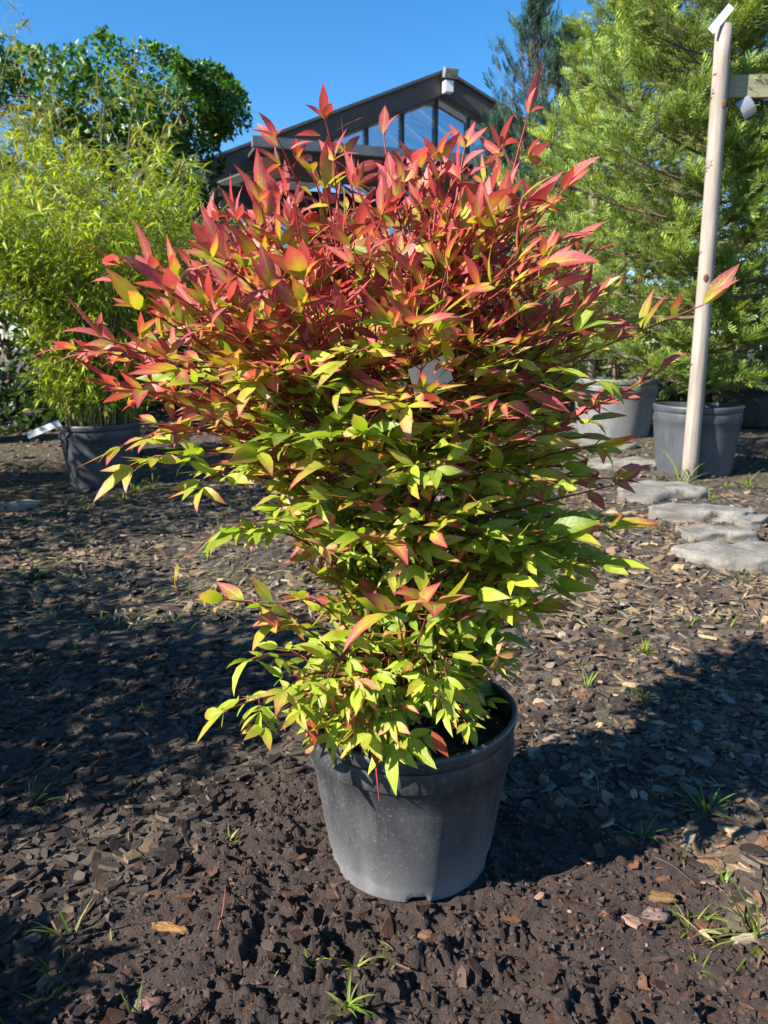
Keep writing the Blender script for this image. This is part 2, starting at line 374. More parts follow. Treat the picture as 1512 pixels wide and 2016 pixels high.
# ------------------------------------------------------------------ ground sheet
def graded(segs):
    out = []
    for a, b_, st in segs: out += list(np.arange(a, b_ - 1e-6, st))
    return np.array(out + [segs[-1][1]])
gx = np.concatenate([-np.geomspace(400, 3.05, 34), graded([(-3., -.78, .04), (-.78, .95, .0062), (.95, 4., .04)]), np.geomspace(4.1, 400, 34)])
gy = np.concatenate([-np.geomspace(200, .35, 24), graded([(-.3, .66, .04), (.66, 1.75, .006), (1.75, 2.8, .016), (2.8, 7, .06)]), np.geomspace(7.1, 900, 44)])
X, Y = np.meshgrid(gx, gy); Z = full_h(X, Y)
V = np.stack([X, Y, Z], -1).reshape(-1, 3)
nx_, ny_ = len(gx), len(gy)
i = (np.arange(ny_ - 1)[:, None] * nx_ + np.arange(nx_ - 1)[None]).ravel()
mk = mud_mask(X, Y).ravel()
ground = link('ground', mesh_np('ground', V, np.stack([i, i + 1, i + nx_ + 1, i + nx_], -1), M['earth'], np.stack([mk] * 3, -1), True))
tag(ground, 'dark earth strewn with bark and wet soil around the pot', kind='structure')

# ------------------------------------------------------------------ bark chips
def chips(n, ylo, yhi, smin, smax, keep):
    y = ylo + (yhi - ylo) * rng.random(n); x = (rng.random(n) * 2 - 1) * (y * .62 + .35)
    mk = mud_mask(x, y); pr = keep(x, y, mk); k = rng.random(n) < pr
    x, y, mk = x[k], y[k], mk[k]; n = len(x)
    k = np.hypot(x - POT[0], y - POT[1]) > .165; x, y, mk = x[k], y[k], mk[k]; n = len(x)
    s = smin + (smax * 1.15 - smin) * rng.random(n) ** 3
    s = s * np.where(mk > .5, .8, 1)
    return x, y, mk, s
sets = [chips(29000, .62, 2.4, .005, .023, lambda x, y, m: np.where(m > .75, .16, np.where(m > .3, .5, .95))),
        chips(13000, 2.4, 5.0, .012, .036, lambda x, y, m: np.where(vnoise(x * 1.3, y * 1.3, 14) > .32, .9, .35)),
        chips(4500, 5.0, 9.0, .016, .042, lambda x, y, m: .7)]
cx, cy, cm, cs = [np.concatenate([q[i] for q in sets]) for i in range(4)]
n = len(cx); K = 6
cz = full_h(cx, cy)
ang = np.arange(K)[None] * 2 * math.pi / K + rng.normal(0, .2, (n, K))
rad = cs[:, None] * (1 + rng.normal(0, .17, (n, K))).clip(.55, 1.4)
asp = (.32 + .5 * rng.random(n)); fib = rng.random(n) < .16; asp = np.where(fib, .13, asp); rad = rad * np.where(fib, 1.45, 1.)[:, None]
th = cs * (.06 + .10 * rng.random(n))
lx = rad * np.cos(ang); ly = rad * np.sin(ang) * asp[:, None]
top = np.stack([lx * .96, ly * .96, np.repeat(th[:, None], K, 1) + rng.normal(0, .18, (n, K)) * th[:, None]], -1)
bot = np.stack([lx, ly, -np.repeat(th[:, None], K, 1)], -1)
Lc = np.concatenate([top, bot], 1)
yaw = rng.random(n) * 2 * math.pi; ti = rng.normal(0, .3, n); tj = rng.normal(0, .26, n)
def rotm(yaw, a, b):
    cz_, sz_ = np.cos(yaw), np.sin(yaw); ca, sa = np.cos(a), np.sin(a); cb, sb = np.cos(b), np.sin(b)
    z = np.zeros_like(yaw); o = np.ones_like(yaw)
    Rz = np.stack([np.stack([cz_, -sz_, z], -1), np.stack([sz_, cz_, z], -1), np.stack([z, z, o], -1)], -2)
    Rx = np.stack([np.stack([o, z, z], -1), np.stack([z, ca, -sa], -1), np.stack([z, sa, ca], -1)], -2)
    Ry = np.stack([np.stack([cb, z, sb], -1), np.stack([z, o, z], -1), np.stack([-sb, z, cb], -1)], -2)
    return Rz @ Rx @ Ry
RM = rotm(yaw, ti, tj)
Lc = np.einsum('nij,nkj->nki', RM, Lc)
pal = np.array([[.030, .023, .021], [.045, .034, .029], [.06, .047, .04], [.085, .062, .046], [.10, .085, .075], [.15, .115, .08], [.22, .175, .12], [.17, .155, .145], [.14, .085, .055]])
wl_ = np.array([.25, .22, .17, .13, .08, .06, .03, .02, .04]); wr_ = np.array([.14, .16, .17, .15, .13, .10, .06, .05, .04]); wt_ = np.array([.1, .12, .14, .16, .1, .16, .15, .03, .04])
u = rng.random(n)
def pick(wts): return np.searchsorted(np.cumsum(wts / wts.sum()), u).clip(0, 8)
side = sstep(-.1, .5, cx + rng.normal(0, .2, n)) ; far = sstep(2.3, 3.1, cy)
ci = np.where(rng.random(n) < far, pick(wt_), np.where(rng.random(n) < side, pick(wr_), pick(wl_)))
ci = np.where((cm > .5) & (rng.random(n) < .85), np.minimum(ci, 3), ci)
cc = pal[ci] * (np.array([.60, .52, .46]) + np.array([.55, .50, .42]) * np.clip(side + far, 0, 1)[:, None]) * (1 + rng.normal(0, .14, (n, 1))).clip(.6, 1.5)  # left chips coloured darker than the rest, deepening the shade lying there
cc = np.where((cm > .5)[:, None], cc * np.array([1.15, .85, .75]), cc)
cpos = np.stack([cx, cy, cz + th * .6 + cs * .12 * rng.random(n)], -1)
tri_top = np.array([[0, 1, 2, 3, 4, 5]]); sides = np.array([[k, k + 6, (k + 1) % 6 + 6, (k + 1) % 6] for k in range(6)])
pxx, pyy, dd = to_px(cpos)
vis = (pxx > -20) & (pxx < 1530) & (pyy > 0) & (pyy < 2030) & (dd > .2)
score = np.where(vis, cs / dd, 0)
big = np.argsort(-score)[:300]
isbig = np.zeros(n, bool); isbig[big] = True
rest = np.where(~isbig)[0]
Vr = (Lc[rest] + cpos[rest][:, None]).reshape(-1, 3); off = (np.arange(len(rest)) * 12)[:, None, None]
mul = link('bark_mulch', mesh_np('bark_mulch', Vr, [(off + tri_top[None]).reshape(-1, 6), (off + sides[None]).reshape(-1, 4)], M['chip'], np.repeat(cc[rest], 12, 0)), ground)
tag(mul, 'flat weathered bark pieces covering the earth', kind='stuff')
for k in big:
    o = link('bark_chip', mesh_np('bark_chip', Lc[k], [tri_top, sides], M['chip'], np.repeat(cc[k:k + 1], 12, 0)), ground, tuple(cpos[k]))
# crumbs of wet soil in the trodden patch
n = 13000
x = -.62 + 1.4 * rng.random(n); y = .62 + 1.1 * rng.random(n); k = (mud_mask(x, y) > .35) & (np.hypot(x - POT[0], y - POT[1]) > .16); x, y = x[k], y[k]; n = len(x)
sz_ = .0014 + .0065 * rng.random(n) ** 3
oc = np.array([[1, 0, 0], [.1, 1, .1], [-1, .1, 0], [0, -1, .1], [.1, .1, .8], [0, 0, -.8]]); of_ = np.array([[0, 1, 4], [1, 2, 4], [2, 3, 4], [3, 0, 4], [1, 0, 5], [2, 1, 5], [3, 2, 5], [0, 3, 5]])
Vc = np.einsum('nij,nkj->nki', rotm(rng.random(n) * 6.28, rng.normal(0, .6, n), rng.normal(0, .6, n)), oc[None] * (1 + rng.normal(0, .3, (n, 6, 3))) * sz_[:, None, None]) + np.stack([x, y, full_h(x, y) + sz_ * .35], -1)[:, None]
ck = np.array([.07, .042, .033])[None] * (.35 + .9 * rng.random((n, 1)))
M['crumb'] = attrmat('wet_crumb', .5, .35, 260, .8, .004)
tag(link('soil_crumbs', mesh_np('soil_crumbs', Vc.reshape(-1, 3), ((np.arange(n) * 6)[:, None, None] + of_[None]).reshape(-1, 3), M['crumb'], np.repeat(ck, 6, 0)), ground), 'crumbs of wet dark brown soil', kind='stuff')
# straw-like dry litter between the pots
n = 5200
x = (rng.random(n) * 2 - 1); y = 2.55 + 4.5 * rng.random(n) ** 1.4; x = x * (y * .6 + .2)
k = vnoise(x * 2.1, y * 2.1, 31) > .42 - .2 * (x < -.1); x, y = x[k], y[k]; n = len(x)
ln = .012 + .05 * rng.random(n) ** 2; a = rng.random(n) * 6.28; d = np.stack([np.cos(a), np.sin(a), rng.normal(0, .12, n)], -1)
s_ = np.stack([-np.sin(a), np.cos(a), np.zeros(n)], -1) * (.0018 + .004 * rng.random(n))[:, None]
p = np.stack([x, y, full_h(x, y) + .012 + .008 * rng.random(n)], -1)
Vl = np.stack([p - d * ln[:, None], p - s_, p + d * ln[:, None], p + s_, p + [0, 0, -.004]], 1)
off = (np.arange(n) * 5)[:, None, None]
Fl = (off + np.array([[0, 1, 3], [1, 2, 3], [1, 0, 4], [0, 3, 4], [3, 2, 4], [2, 1, 4]])[None]).reshape(-1, 3)
lc_ = np.array([.36, .28, .16])[None] * (.45 + .75 * rng.random((n, 1)))
tag(link('dry_litter', mesh_np('dry_litter', Vl.reshape(-1, 3), Fl, M['chip'], np.repeat(lc_, 5, 0)), ground), 'straw coloured dry bamboo litter', kind='stuff')

# ------------------------------------------------------------------ flat stones of the edging
def rock(name, px, py, sx, sy, sz, yaw, seed, label, ring=30):
    g = ground_at(px, py); r2 = np.random.default_rng(seed)
    nu, nv = 56, 28; Vs = []
    ph = r2.random(8) * 6.28
    for iv in range(nv + 1):
        t_ = math.pi * iv / nv
        for iu in range(nu):
            a = 2 * math.pi * iu / nu
            d_ = np.array([math.sin(t_) * math.cos(a), math.sin(t_) * math.sin(a), math.cos(t_)])
            rr_ = (np.abs(d_) ** 4.5).sum() ** (-1 / 4.5)
            rr_ *= 1 + .10 * math.sin(2 * a + ph[0]) + .08 * math.sin(3 * a + ph[1]) + .05 * math.sin(5 * a + ph[2]) * math.sin(t_) + .035 * math.sin(9 * a + 4 * t_ + ph[3])
            q = d_ * rr_; q[2] += .16 * q[0] * math.sin(ph[4]) + .12 * q[1] * math.sin(ph[5]) + .05 * math.sin(6 * q[0] + ph[6]) * math.cos(5 * q[1])
            q[2] = min(q[2], .62 + .06 * math.sin(3 * q[0] + ph[7]))
            Vs.append(q * np.array([sx, sy, sz]))
    Vs = np.array(Vs)
    for fq, am in ((9, .030), (22, .014), (50, .006)): Vs += am * (np.stack([vnoise(Vs[:, 0] * fq + seed, Vs[:, 1] * fq + Vs[:, 2] * fq * 1.3, 60 + j) for j in range(3)], -1) - .5) * np.array([1, 1, .6])
    Fq = [(iv * nu + iu, (iv + 1) * nu + iu, (iv + 1) * nu + (iu + 1) % nu, iv * nu + (iu + 1) % nu) for iv in range(nv) for iu in range(nu)]
    o = link(name, mesh_np(name, Vs, Fq, M['stone'], smooth=True), None, (g[0], g[1], g[2] + sz * .08)); o.rotation_euler = (0, 0, yaw)
    return tag(o, label, 'stone', 'flat stones edging the bark bed')
rock('edging_stone', 1475, 1105, .26, .15, .075, .15, 1, 'large rounded pale stone at the near end of the stone edging')
rock('edging_stone', 1405, 1058, .17, .10, .06, -.1, 2, 'mossy grey stone next to the large rounded end stone')
rock('edging_stone', 1375, 1018, .26, .12, .07, -.25, 3, 'wide flat stone with reddish stain in the edging')
rock('edging_stone', 1300, 975, .27, .17, .075, .1, 4, 'broad grey slab lying in front of the round post')
rock('edging_stone', 1225, 918, .26, .17, .06, -.2, 5, 'pale sunlit slab left of the round post')
rock('edging_stone', 1165, 878, .33, .22, .055, .1, 6, 'pale sunlit slab in front of the light grey pot')
rock('edging_stone', 1080, 842, .34, .25, .05, .3, 8, 'farthest pale slab of the edging, partly behind the red shrub')
rock('edging_stone', 1480, 1030, .12, .09, .06, .4, 9, 'small brown mossy stone tucked behind the edging')
rock('edging_stone', 12, 1003, .16, .08, .05, .2, 12, 'dark grey stone on the bark beside the bamboo pot')

# ------------------------------------------------------------------ glazed gable building
TH = R(19); U = np.array([math.cos(TH), math.sin(TH), 0]); Wd = np.array([-math.sin(TH), math.cos(TH), 0]); Zv = np.array([0, 0, 1.])
PK = at(862, 155, 17.0); SL = .42; HW = 4.75; ZS = 4.62; DEP = 9.0
gb = np.array([PK[0], PK[1], .0]); gb[2] = float(base_h(gb[0], gb[1]))
house = empty('pavilion', gb, 'dark brown pavilion with glazed gable behind the red shrub', 'building')
def hp(u, w_, z): return gb * [1, 1, 0] + U * u + Wd * w_ + Zv * z
zr = lambda u: PK[2] - SL * abs(u)
FT = .38
for sg in (-1, 1):
    b_ = MB().prism([hp(0, -.35, PK[2]), hp(sg * HW, -.35, zr(HW)), hp(sg * HW, -.35, zr(HW) - FT), hp(0, -.35, PK[2] - FT)], Wd * .12)
    b_.build('fascia_board', M['fascia'], house)
    b_ = MB().prism([hp(0, -.42, PK[2] + .06), hp(sg * (HW + .1), -.42, zr(HW + .1) + .06), hp(sg * (HW + .1), -.42, zr(HW + .1) + .004), hp(0, -.42, PK[2] + .004)], Wd * .5)
    b_.build('verge_trim', M['roof'], house)
    for k in range(9):                                       # rafters and roof panes
        w0 = .35 + k * (DEP - .5) / 8
        MB().prism([hp(sg * .04, w0, PK[2] - .12), hp(sg * HW, w0, zr(HW) - .12), hp(sg * HW, w0, zr(HW) - .34), hp(sg * .04, w0, PK[2] - .34)], Wd * .12).build('rafter', M['rafter'], house)
        if k < 8:
            MB().prism([hp(sg * .05, w0, PK[2] - .06), hp(sg * HW, w0, zr(HW) - .06), hp(sg * HW, w0, zr(HW) - .075), hp(sg * .05, w0, PK[2] - .075)], Wd * ((DEP - .5) / 8 - .01)).build('roof_pane', M['glass'], house)
us = [ (lambda r_: float(((r_ * ((gb[0] * Wd[0] + gb[1] * Wd[1]) / (r_ @ Wd))) - gb * [1, 1, 0]) @ U))(ray(px, 260)) for px in (520, 585, 651, 720, 790, 856, 919, 985)]
for i_, u_ in enumerate(us):
    zt = zr(u_) - FT + .05
    if zt - ZS > .08:
        MB().box(hp(u_, -.06, (ZS + zt) / 2), .055, .10, zt - ZS, (U, Wd, Zv)).build('mullion', M['mullion'], house)
edges = us + [us[-1] + .8, us[-1] + 1.6]
for a_, b2 in zip(edges[:-1], edges[1:]):
    za, zb = zr(a_) - FT + .08, zr(b2) - FT + .08
    if max(za, zb) <= ZS + .02: continue
    pts = [hp(a_ + .03, -.01, ZS), hp(b2 - .03, -.01, ZS), hp(b2 - .03, -.01, max(zb, ZS + .01))]
    if a_ < 0 < b2: pts.append(hp(0, -.01, PK[2] - FT + .08))
    pts.append(hp(a_ + .03, -.01, max(za, ZS + .01)))
    MB().prism(pts, Wd * .012).build('pane', M['glass'], house)
for dz in (-FT - .03,):                                       # pale frame under the fascia
    for sg in (-1, 1):
        MB().prism([hp(0, -.16, PK[2] + dz + .06), hp(sg * 4.0, -.16, zr(4.0) + dz + .06), hp(sg * 4.0, -.16, zr(4.0) + dz), hp(0, -.16, PK[2] + dz)], Wd * .1).build('gable_frame', M['gutter'], house)
MB().box(hp(0, -.06, ZS - .07), 7.9, .2, .14, (U, Wd, Zv)).build('sill_beam', M['gutter'], house)
MB().box(hp(.3, -.75, ZS - .17), 8.5, 1.2, .05, (U, Wd, Zv)).build('porch_roof', M['roof'], house)
MB().box(hp(.3, -1.42, ZS - .16), 8.7, .13, .17, (U, Wd, Zv)).build('gutter', M['gutter'], house)
MB().box(hp(.3, -1.15, ZS - .52), 8.3, .14, .34, (U, Wd, Zv)).build('porch_beam', M['brown_wood'], house)
for u_ in (-3.7, -1.6, .5, 2.6, 4.3):
    zb_ = gb[2]; MB().box(hp(u_, -1.15, (ZS - .69 + zb_) / 2), .16, .16, ZS - .69 - zb_, (U, Wd, Zv)).build('porch_post', M['brown_wood'], house)
MB().box(hp(0, .12, (ZS - .62 + gb[2]) / 2), 2 * HW - .6, .14, ZS - .62 - gb[2], (U, Wd, Zv)).build('front_wall', M['dark_wall'], house)
for sg in (-1, 1):
    zt = zr(HW - .3) - .35
    MB().box(hp(sg * (HW - .3), DEP / 2 + .2, (zt + gb[2]) / 2), .14, DEP - .2, zt - gb[2], (U, Wd, Zv)).build('side_wall', M['dark_wall'], house)
for u_ in (-3.4, -1.15, 1.15, 3.4):
    f_ = MB().box(hp(u_, .04, 2.0 + gb[2]), 1.5, .03, 2.6, (U, Wd, Zv)).build('window', M['mullion'], house)
    MB().box(hp(u_, .015, 2.0 + gb[2]), 1.36, .016, 2.46, (U, Wd, Zv)).build('pane', M['glass'], f_, loc=house.location).location = (0, 0, 0)
for u_ in (-3.6, -3.0, -2.2, -.8):                            # small pale brackets below the gutter
    MB().box(hp(u_, -1.24, ZS - .31), .1, .05, .12, (U, Wd, Zv)).build('bracket', M['metal'], house)
# roof vent strip on the left slope
MB().prism([hp(-3.9, .6, zr(3.9) + .02), hp(-2.9, .6, zr(2.9) + .02), hp(-2.9, .6, zr(2.9) + .15), hp(-3.9, .6, zr(3.9) + .15)], Wd * 3).build('ridge_vent', M['gutter'], house)
fl = empty('floodlight', hp(.02, -.5, PK[2] - .32), 'small grey floodlight mounted at the gable peak', 'floodlight')
MB().box(hp(.03, -.56, PK[2] - .06), .27, .14, .17, (U, nrm(Wd + .4 * Zv), nrm(Zv - .4 * Wd))).build('housing', M['metal'], fl)
MB().box(hp(.03, -.645, PK[2] - .10), .22, .02, .12, (U, nrm(Wd + .4 * Zv), nrm(Zv - .4 * Wd))).build('lens', M['glass'], fl)
MB().box(hp(.02, -.47, PK[2] - .29), .17, .16, .2, (U, Wd, Zv)).build('bracket', M['white_tag'], fl)

# ------------------------------------------------------------------ leaf builders
ST = np.array([0, .12, .33, .58, .82, 1.]); WP = np.array([.06, .55, .98, .90, .42, .015])
def leaves_np(p, d, nr, L, Wd_, bend, fold, twist=None, ST=ST, WP=WP):
    """(N,·) arrays → vertices (N, 3·len(ST), 3); quads"""
    d = nrm(d); s = nrm(np.cross(nr, d)); nr = np.cross(d, s)
    t_ = ST[None]; k = np.where(np.abs(bend) < 1e-3, 1e-3, bend)[:, None]
    ax = np.sin(k * t_) / k; az = -(1 - np.cos(k * t_)) / k
    out = []
    for e in (-1, 0, 1):
        hw = WP[None] * Wd_[:, None] * .5 * e
        z = az * L[:, None] + np.abs(hw) * fold[:, None]
        out.append(p[:, None] + d[:, None] * (ax * L[:, None])[..., None] + s[:, None] * hw[..., None] + nr[:, None] * z[..., None])
    V = np.stack(out, 2)                                      # N, S, 3, xyz
    m = len(ST); q = []
    for i_ in range(m - 1):
        for e in (0, 1): q.append([i_ * 3 + e, (i_ + 1) * 3 + e, (i_ + 1) * 3 + e + 1, i_ * 3 + e + 1])
    return V.reshape(len(p), m * 3, 3), np.array(q)
def leaf_faces(nL, q, nv): return ((np.arange(nL) * nv)[:, None, None] + q[None]).reshape(-1, 4)
ST4 = np.array([0, .3, .68, 1.]); WP4 = np.array([.12, 1., .72, .03])
def rand_dir(n): return nrm(rng.normal(0, 1, (n, 3)))
def small_leaves(p, d, nr, L, W_, bend, fold):
    d = nrm(d); s = nrm(np.cross(nr, d)); nr = np.cross(d, s); L = L[:, None]; W_ = W_[:, None]; b = bend[:, None]
    m = p + d * L * .42; tip = p + d * L * np.cos(b * .5) - nr * L * np.sin(b * .5) * .6
    V = np.stack([p, m - s * W_ / 2 + nr * W_ * .5 * fold[:, None], m + nr * L * .03, m + s * W_ / 2 + nr * W_ * .5 * fold[:, None], tip], 1)
    return V, np.array([[0, 1, 2], [0, 2, 3], [1, 4, 2], [2, 4, 3]])
def foliage(name, p, d, nr, L, W_, bend, fold, cols, mat, parent, label=None):
    V, q = small_leaves(p, d, nr, L, W_, bend, fold)
    nv = V.shape[1]; o = link(name, mesh_np(name, V.reshape(-1, 3) - np.array(parent.location), ((np.arange(len(p)) * nv)[:, None, None] + q[None]).reshape(-1, 3), mat, np.repeat(cols, nv, 0), True), parent)
    return tag(o, label, kind='stuff')

# ------------------------------------------------------------------ pots
def pot_profile(rt, rb, h):
    return [(rb * .90, .004), (rb, .012), (rb + (rt - rb) * .80, h * .78), (rb + (rt - rb) * .80 + .006, h * .785), (rt * .955, h * .90)]
def make_pot(loc, rt, rb, h, mats, label, group=None, name='plant_pot', soil=True, seg=64, feet=False, yaw=0.):
    e = empty(name, loc, label, 'pot', group); e.rotation_euler = (0, 0, yaw)
    def wall_fn(r, z, a):
        if z < h * .77 and z > .02:
            fl_ = max(0, math.cos(a * 6 + .5)) ** 6 * (1 if feet else .4); r = r - .007 * fl_ * min(1, (h * .78 - z) / .04)
        if feet and z < .02:
            nch = float(sstep(.80, .90, math.cos(a * 5 + 1.2))); z = z + .011 * nch
        return r, z
    ra = rb + (rt - rb) * .80
    prof = [(rb * .86, .018), (rb * .97, .003), (rb, .008), (rb + .001, .03)] + [(rb + (ra - rb) * q, h * .77 * q) for q in (.2, .4, .6, .8, 1.)] + [(ra + .007, h * .785), (rt * .955, h * .905)]
    link('wall', MB().lathe(prof, seg * 2 if feet else seg, wall_fn).mesh('wall', mats[0], True), e)
    rim = [(rt * .952, h * .90), (rt * .972, h * .905), (rt * .985, h * .93), (rt, h * .97), (rt * .998, h * .99), (rt * .98, h), (rt * .955, h * .997), (rt * .945, h * .985), (rt * .935, h * .9), (ra - .006, h * .77), (rb + (ra - rb) * .7 - .012, h * .52)]
    link('rim', MB().lathe(rim, seg, lambda r, z, a: (r * (1 + .004 * math.sin(3 * a + 1)), z + .004 * math.sin(2 * a + 2) * (z > h * .9))).mesh('rim', mats[1], True), e)
    if soil:
        zs = h * .86; pr = [(rt * .945, zs - .02)] + [(rt * .945 * q, zs) for q in (.9, .6, .3, .0001)]
        link('soil', MB().lathe(pr, 40, lambda r, z, a: (r, z + .02 * math.sin(7 * a + 30 * r) * math.sin(25 * r) + .008 * math.sin(13 * a) * (r > .05))).mesh('soil', M['soil'], True), e)
    return e
mp = make_pot((POT[0], POT[1], -.004), .198, .150, .312, (M['pot'], M['pot_rim']), 'large dusty black plastic nursery pot holding the red shrub', feet=True, seg=96)

# ------------------------------------------------------------------ the red shrub
RM_ = np.array([.47, .040, .10]); RD = np.array([.25, .020, .06]); GL = np.array([.33, .43, .026]); GD = np.array([.10, .21, .018])
YG = np.array([.44, .41, .05]); OR = np.array([.78, .20, .02]); CREAM = np.array([.55, .42, .17]); PINK = np.array([.55, .13, .10]); BR = np.array([.30, .13, .05])
lf = dict(p=[], d=[], n=[], L=[], W=[], b=[], f=[], red=[], tone=[], kind=[])
tw = []; twr = []; twc = []
def add_leaf(p, d, n, L, W=None, red=0., tone=0., bend=None, fold=None, kind=0):
    lf['p'].append(p); lf['d'].append(d); lf['n'].append(n); lf['L'].append(L); lf['W'].append(W or L * random.uniform(.23, .38))
    lf['b'].append(random.gauss(.4, .42) if bend is None else bend); lf['f'].append(random.uniform(.05, .35) if fold is None else fold)
    lf['red'].append(red); lf['tone'].append(tone); lf['kind'].append(kind)
def twig(pts, r0, r1, red):
    tw.append(pts); twr.append(np.linspace(r0, r1, len(pts))); twc.append(np.array([.10, .05, .025]) * (1 - red) + np.array([.30, .035, .03]) * red)
SUNV = np.array(sdir)
def lnorm(upv, s=.4): return nrm(upv * .6 + SUNV * .55 + np.array([0, -.15, 0]) + rng.normal(0, s, 3))
def frond(a, c, arch=.06, nodes=4, L=.065, red=.5, tone=.5, up=.35, t0=.35, kind=0, spread=1., pinna=1.):
    a = np.asarray(a, float); c = np.asarray(c, float)
    mid = (a + c) / 2 + np.array([0, 0, arch]); n_ = 10
    P = bez(a, mid, c, n_); twig(P, .0022, .0009, min(1, .35 + red * .6))
    T = nrm(np.gradient(P, axis=0)); Ltot = np.linalg.norm(c - a)
    ts = np.linspace(t0, 1, nodes)
    for k, t_ in enumerate(ts):
        x = t_ * (n_ - 1); i0 = min(int(x), n_ - 2); q = P[i0] + (P[i0 + 1] - P[i0]) * (x - i0); tg = T[min(int(round(x)), n_ - 1)]
        sd = nrm(np.cross(tg, [0, 0, 1.]) + rng.normal(0, .12, 3)); upv = nrm(np.cross(sd, tg))
        if upv[2] < 0: upv = -upv
        rk = np.clip(red + .22 * (t_ - .6) + random.gauss(0, .10), 0, 1); tk = tone + random.gauss(0, .15)
        if k == nodes - 1:
            dirs = [(tg, 1.12), (nrm(tg * .8 + sd * .75 * spread), .85), (nrm(tg * .8 - sd * .75 * spread), .85)]
            for dv, sc in dirs:
                add_leaf(q, nrm(dv + upv * random.uniform(-.1, up) + rng.normal(0, .12, 3)), lnorm(upv), L * sc * random.uniform(.85, 1.15), red=rk, tone=tk, kind=kind)
        else:
            pl = pinna * L * (.95 - .6 * t_) * random.uniform(.6, 1.2)
            for sg in (-1, 1):
                if random.random() < .06: continue
                dv = nrm(sd * sg * .9 * spread + tg * random.uniform(.35, .8) + upv * random.uniform(-.1, up))
                e = q + dv * pl
                if pl > .016:
                    twig(np.stack([q, (q + e) / 2 + upv * .003, e]), .0011, .0007, min(1, .45 + red * .6))
                    s2 = nrm(np.cross(dv, upv))
                    fan = [(dv, 1.0), (nrm(dv * .7 + s2 * .75), .78), (nrm(dv * .7 - s2 * .75), .78)]
                    if pl > .03:
                        for g_ in (-1, 1): add_leaf((q + e) / 2, nrm(dv * .5 + s2 * g_ * .9 + upv * random.uniform(-.1, up) + rng.normal(0, .15, 3)), lnorm(upv, .45), L * random.uniform(.6, .85), red=np.clip(rk - .15 + random.gauss(0, .15), 0, 1), tone=tk, kind=kind)
                else: fan = [(dv, .95)]
                for f_, sc in fan:
                    add_leaf(e, nrm(f_ + upv * random.uniform(-.15, up) + rng.normal(0, .16, 3)), lnorm(upv, .45), L * sc * random.uniform(.75, 1.12), red=np.clip(rk + random.gauss(0, .2), 0, 1), tone=tk, kind=kind)
# envelope of the crown
Rz = lambda z: np.interp(z, [.30, .36, .42, .50, .60, .70, .80, .90, 1.0, 1.08, 1.16, 1.30], [.18, .22, .17, .15, .23, .31, .365, .395, .395, .36, .26, .1])
Ax = lambda z: np.interp(z, [.3, .42, .55, .68, .8, .95, 1.15], [.03, .03, .11, .10, .03, -.035, 0.])
def redness(z, x): return float(np.clip(np.interp(z, [.5, .75, .93, 1.03, 1.14], [.0, .05, .26, .60, .84]) + .2 * (x < -.25) * (z > .65), 0, 1))
canes = []
for k in range(13):
    a = k * 2.4 + random.uniform(-.3, .3); r0 = random.uniform(.015, .085); zt = random.uniform(.75, 1.12); rt = random.uniform(.08, .24)
    b0 = np.array([POT[0] + r0 * math.cos(a), POT[1] + r0 * math.sin(a), .255]); b1 = np.array([Ax(zt) + rt * math.cos(a), POT[1] + rt * math.sin(a), zt])
    m_ = b0 * .45 + b1 * .55 + np.array([-.06 * math.cos(a), -.06 * math.sin(a), .05]); P = bez(b0, m_, b1, 14) + rng.normal(0, .003, (14, 3)) * np.linspace(0, 1, 14)[:, None]
    canes.append(P)
def cane_near(p, zmax):
    best = None
    for P in canes:
        k = np.argmin(np.abs(P[:, 2] - zmax)); dd_ = np.linalg.norm(P[k] - p)
        if best is None or dd_ < best[0]: best = (dd_, P[k])
    return best[1]
for k in range(430):
    q = (k + .5) / 430; zt = float(np.interp(q, [0, .08, .11, .26, .48, .70, .87, 1], [.34, .43, .55, .70, .86, .99, 1.09, 1.18])) + random.gauss(0, .03)
    a = k * 2.39996 + random.gauss(0, .3); r_ = Rz(zt) * random.uniform(.72, 1.03)
    tip = np.array([Ax(zt) + r_ * math.cos(a), POT[1] + r_ * math.sin(a), zt])
    drop = random.uniform(.02, .16) if zt < 1.0 else random.uniform(.12, .26)
    b0 = cane_near(tip, min(zt - drop, 1.10)); ln = np.linalg.norm(tip - b0)
    if ln > .34: b0 = tip + (b0 - tip) * .34 / ln
    rd = redness(zt, tip[0]) + random.gauss(0, .27)
    frond(b0, tip, arch=(.05 if zt < .95 else .02) + random.uniform(-.015, .03), nodes=random.choice((3, 4, 4)), L=random.choice((.034, .04, .045, .05, .055, .06, .068)) * random.uniform(.9, 1.1), red=np.clip(rd, 0, 1), tone=random.random() * (1.0 if zt > .6 else .9), up=.75 if zt > .95 else .3 if zt > .7 else .1)
for k in range(56):                                           # rounded top of the crown
    zt = random.uniform(1.05, 1.23); a = random.uniform(0, 6.283); r_ = Rz(zt) * math.sqrt(random.random()) * .85
    tip = np.array([Ax(zt) + r_ * math.cos(a), POT[1] + r_ * math.sin(a), zt]); b0 = cane_near(tip, zt - .2)
    ln = np.linalg.norm(tip - b0); b0 = tip + (b0 - tip) * min(1, .3 / ln)
    frond(b0, tip, arch=.01, nodes=random.choice((3, 4)), L=random.uniform(.036, .062), red=np.clip(redness(zt, tip[0]) + random.gauss(0, .22), 0, 1), tone=random.random(), up=.7)
for k in range(105):                                          # inner, older leaves
    zt = random.uniform(.42, 1.12); a = random.uniform(0, 6.283); r_ = Rz(zt) * random.uniform(.25, .7)
    tip = np.array([Ax(zt) + r_ * math.cos(a), POT[1] + r_ * math.sin(a), zt]); b0 = cane_near(tip, zt - .08)
    frond(b0, tip, arch=.02, nodes=3, L=random.uniform(.04, .06), red=max(0, redness(zt, 0) - .35), tone=random.uniform(-.3, .4), up=.3)
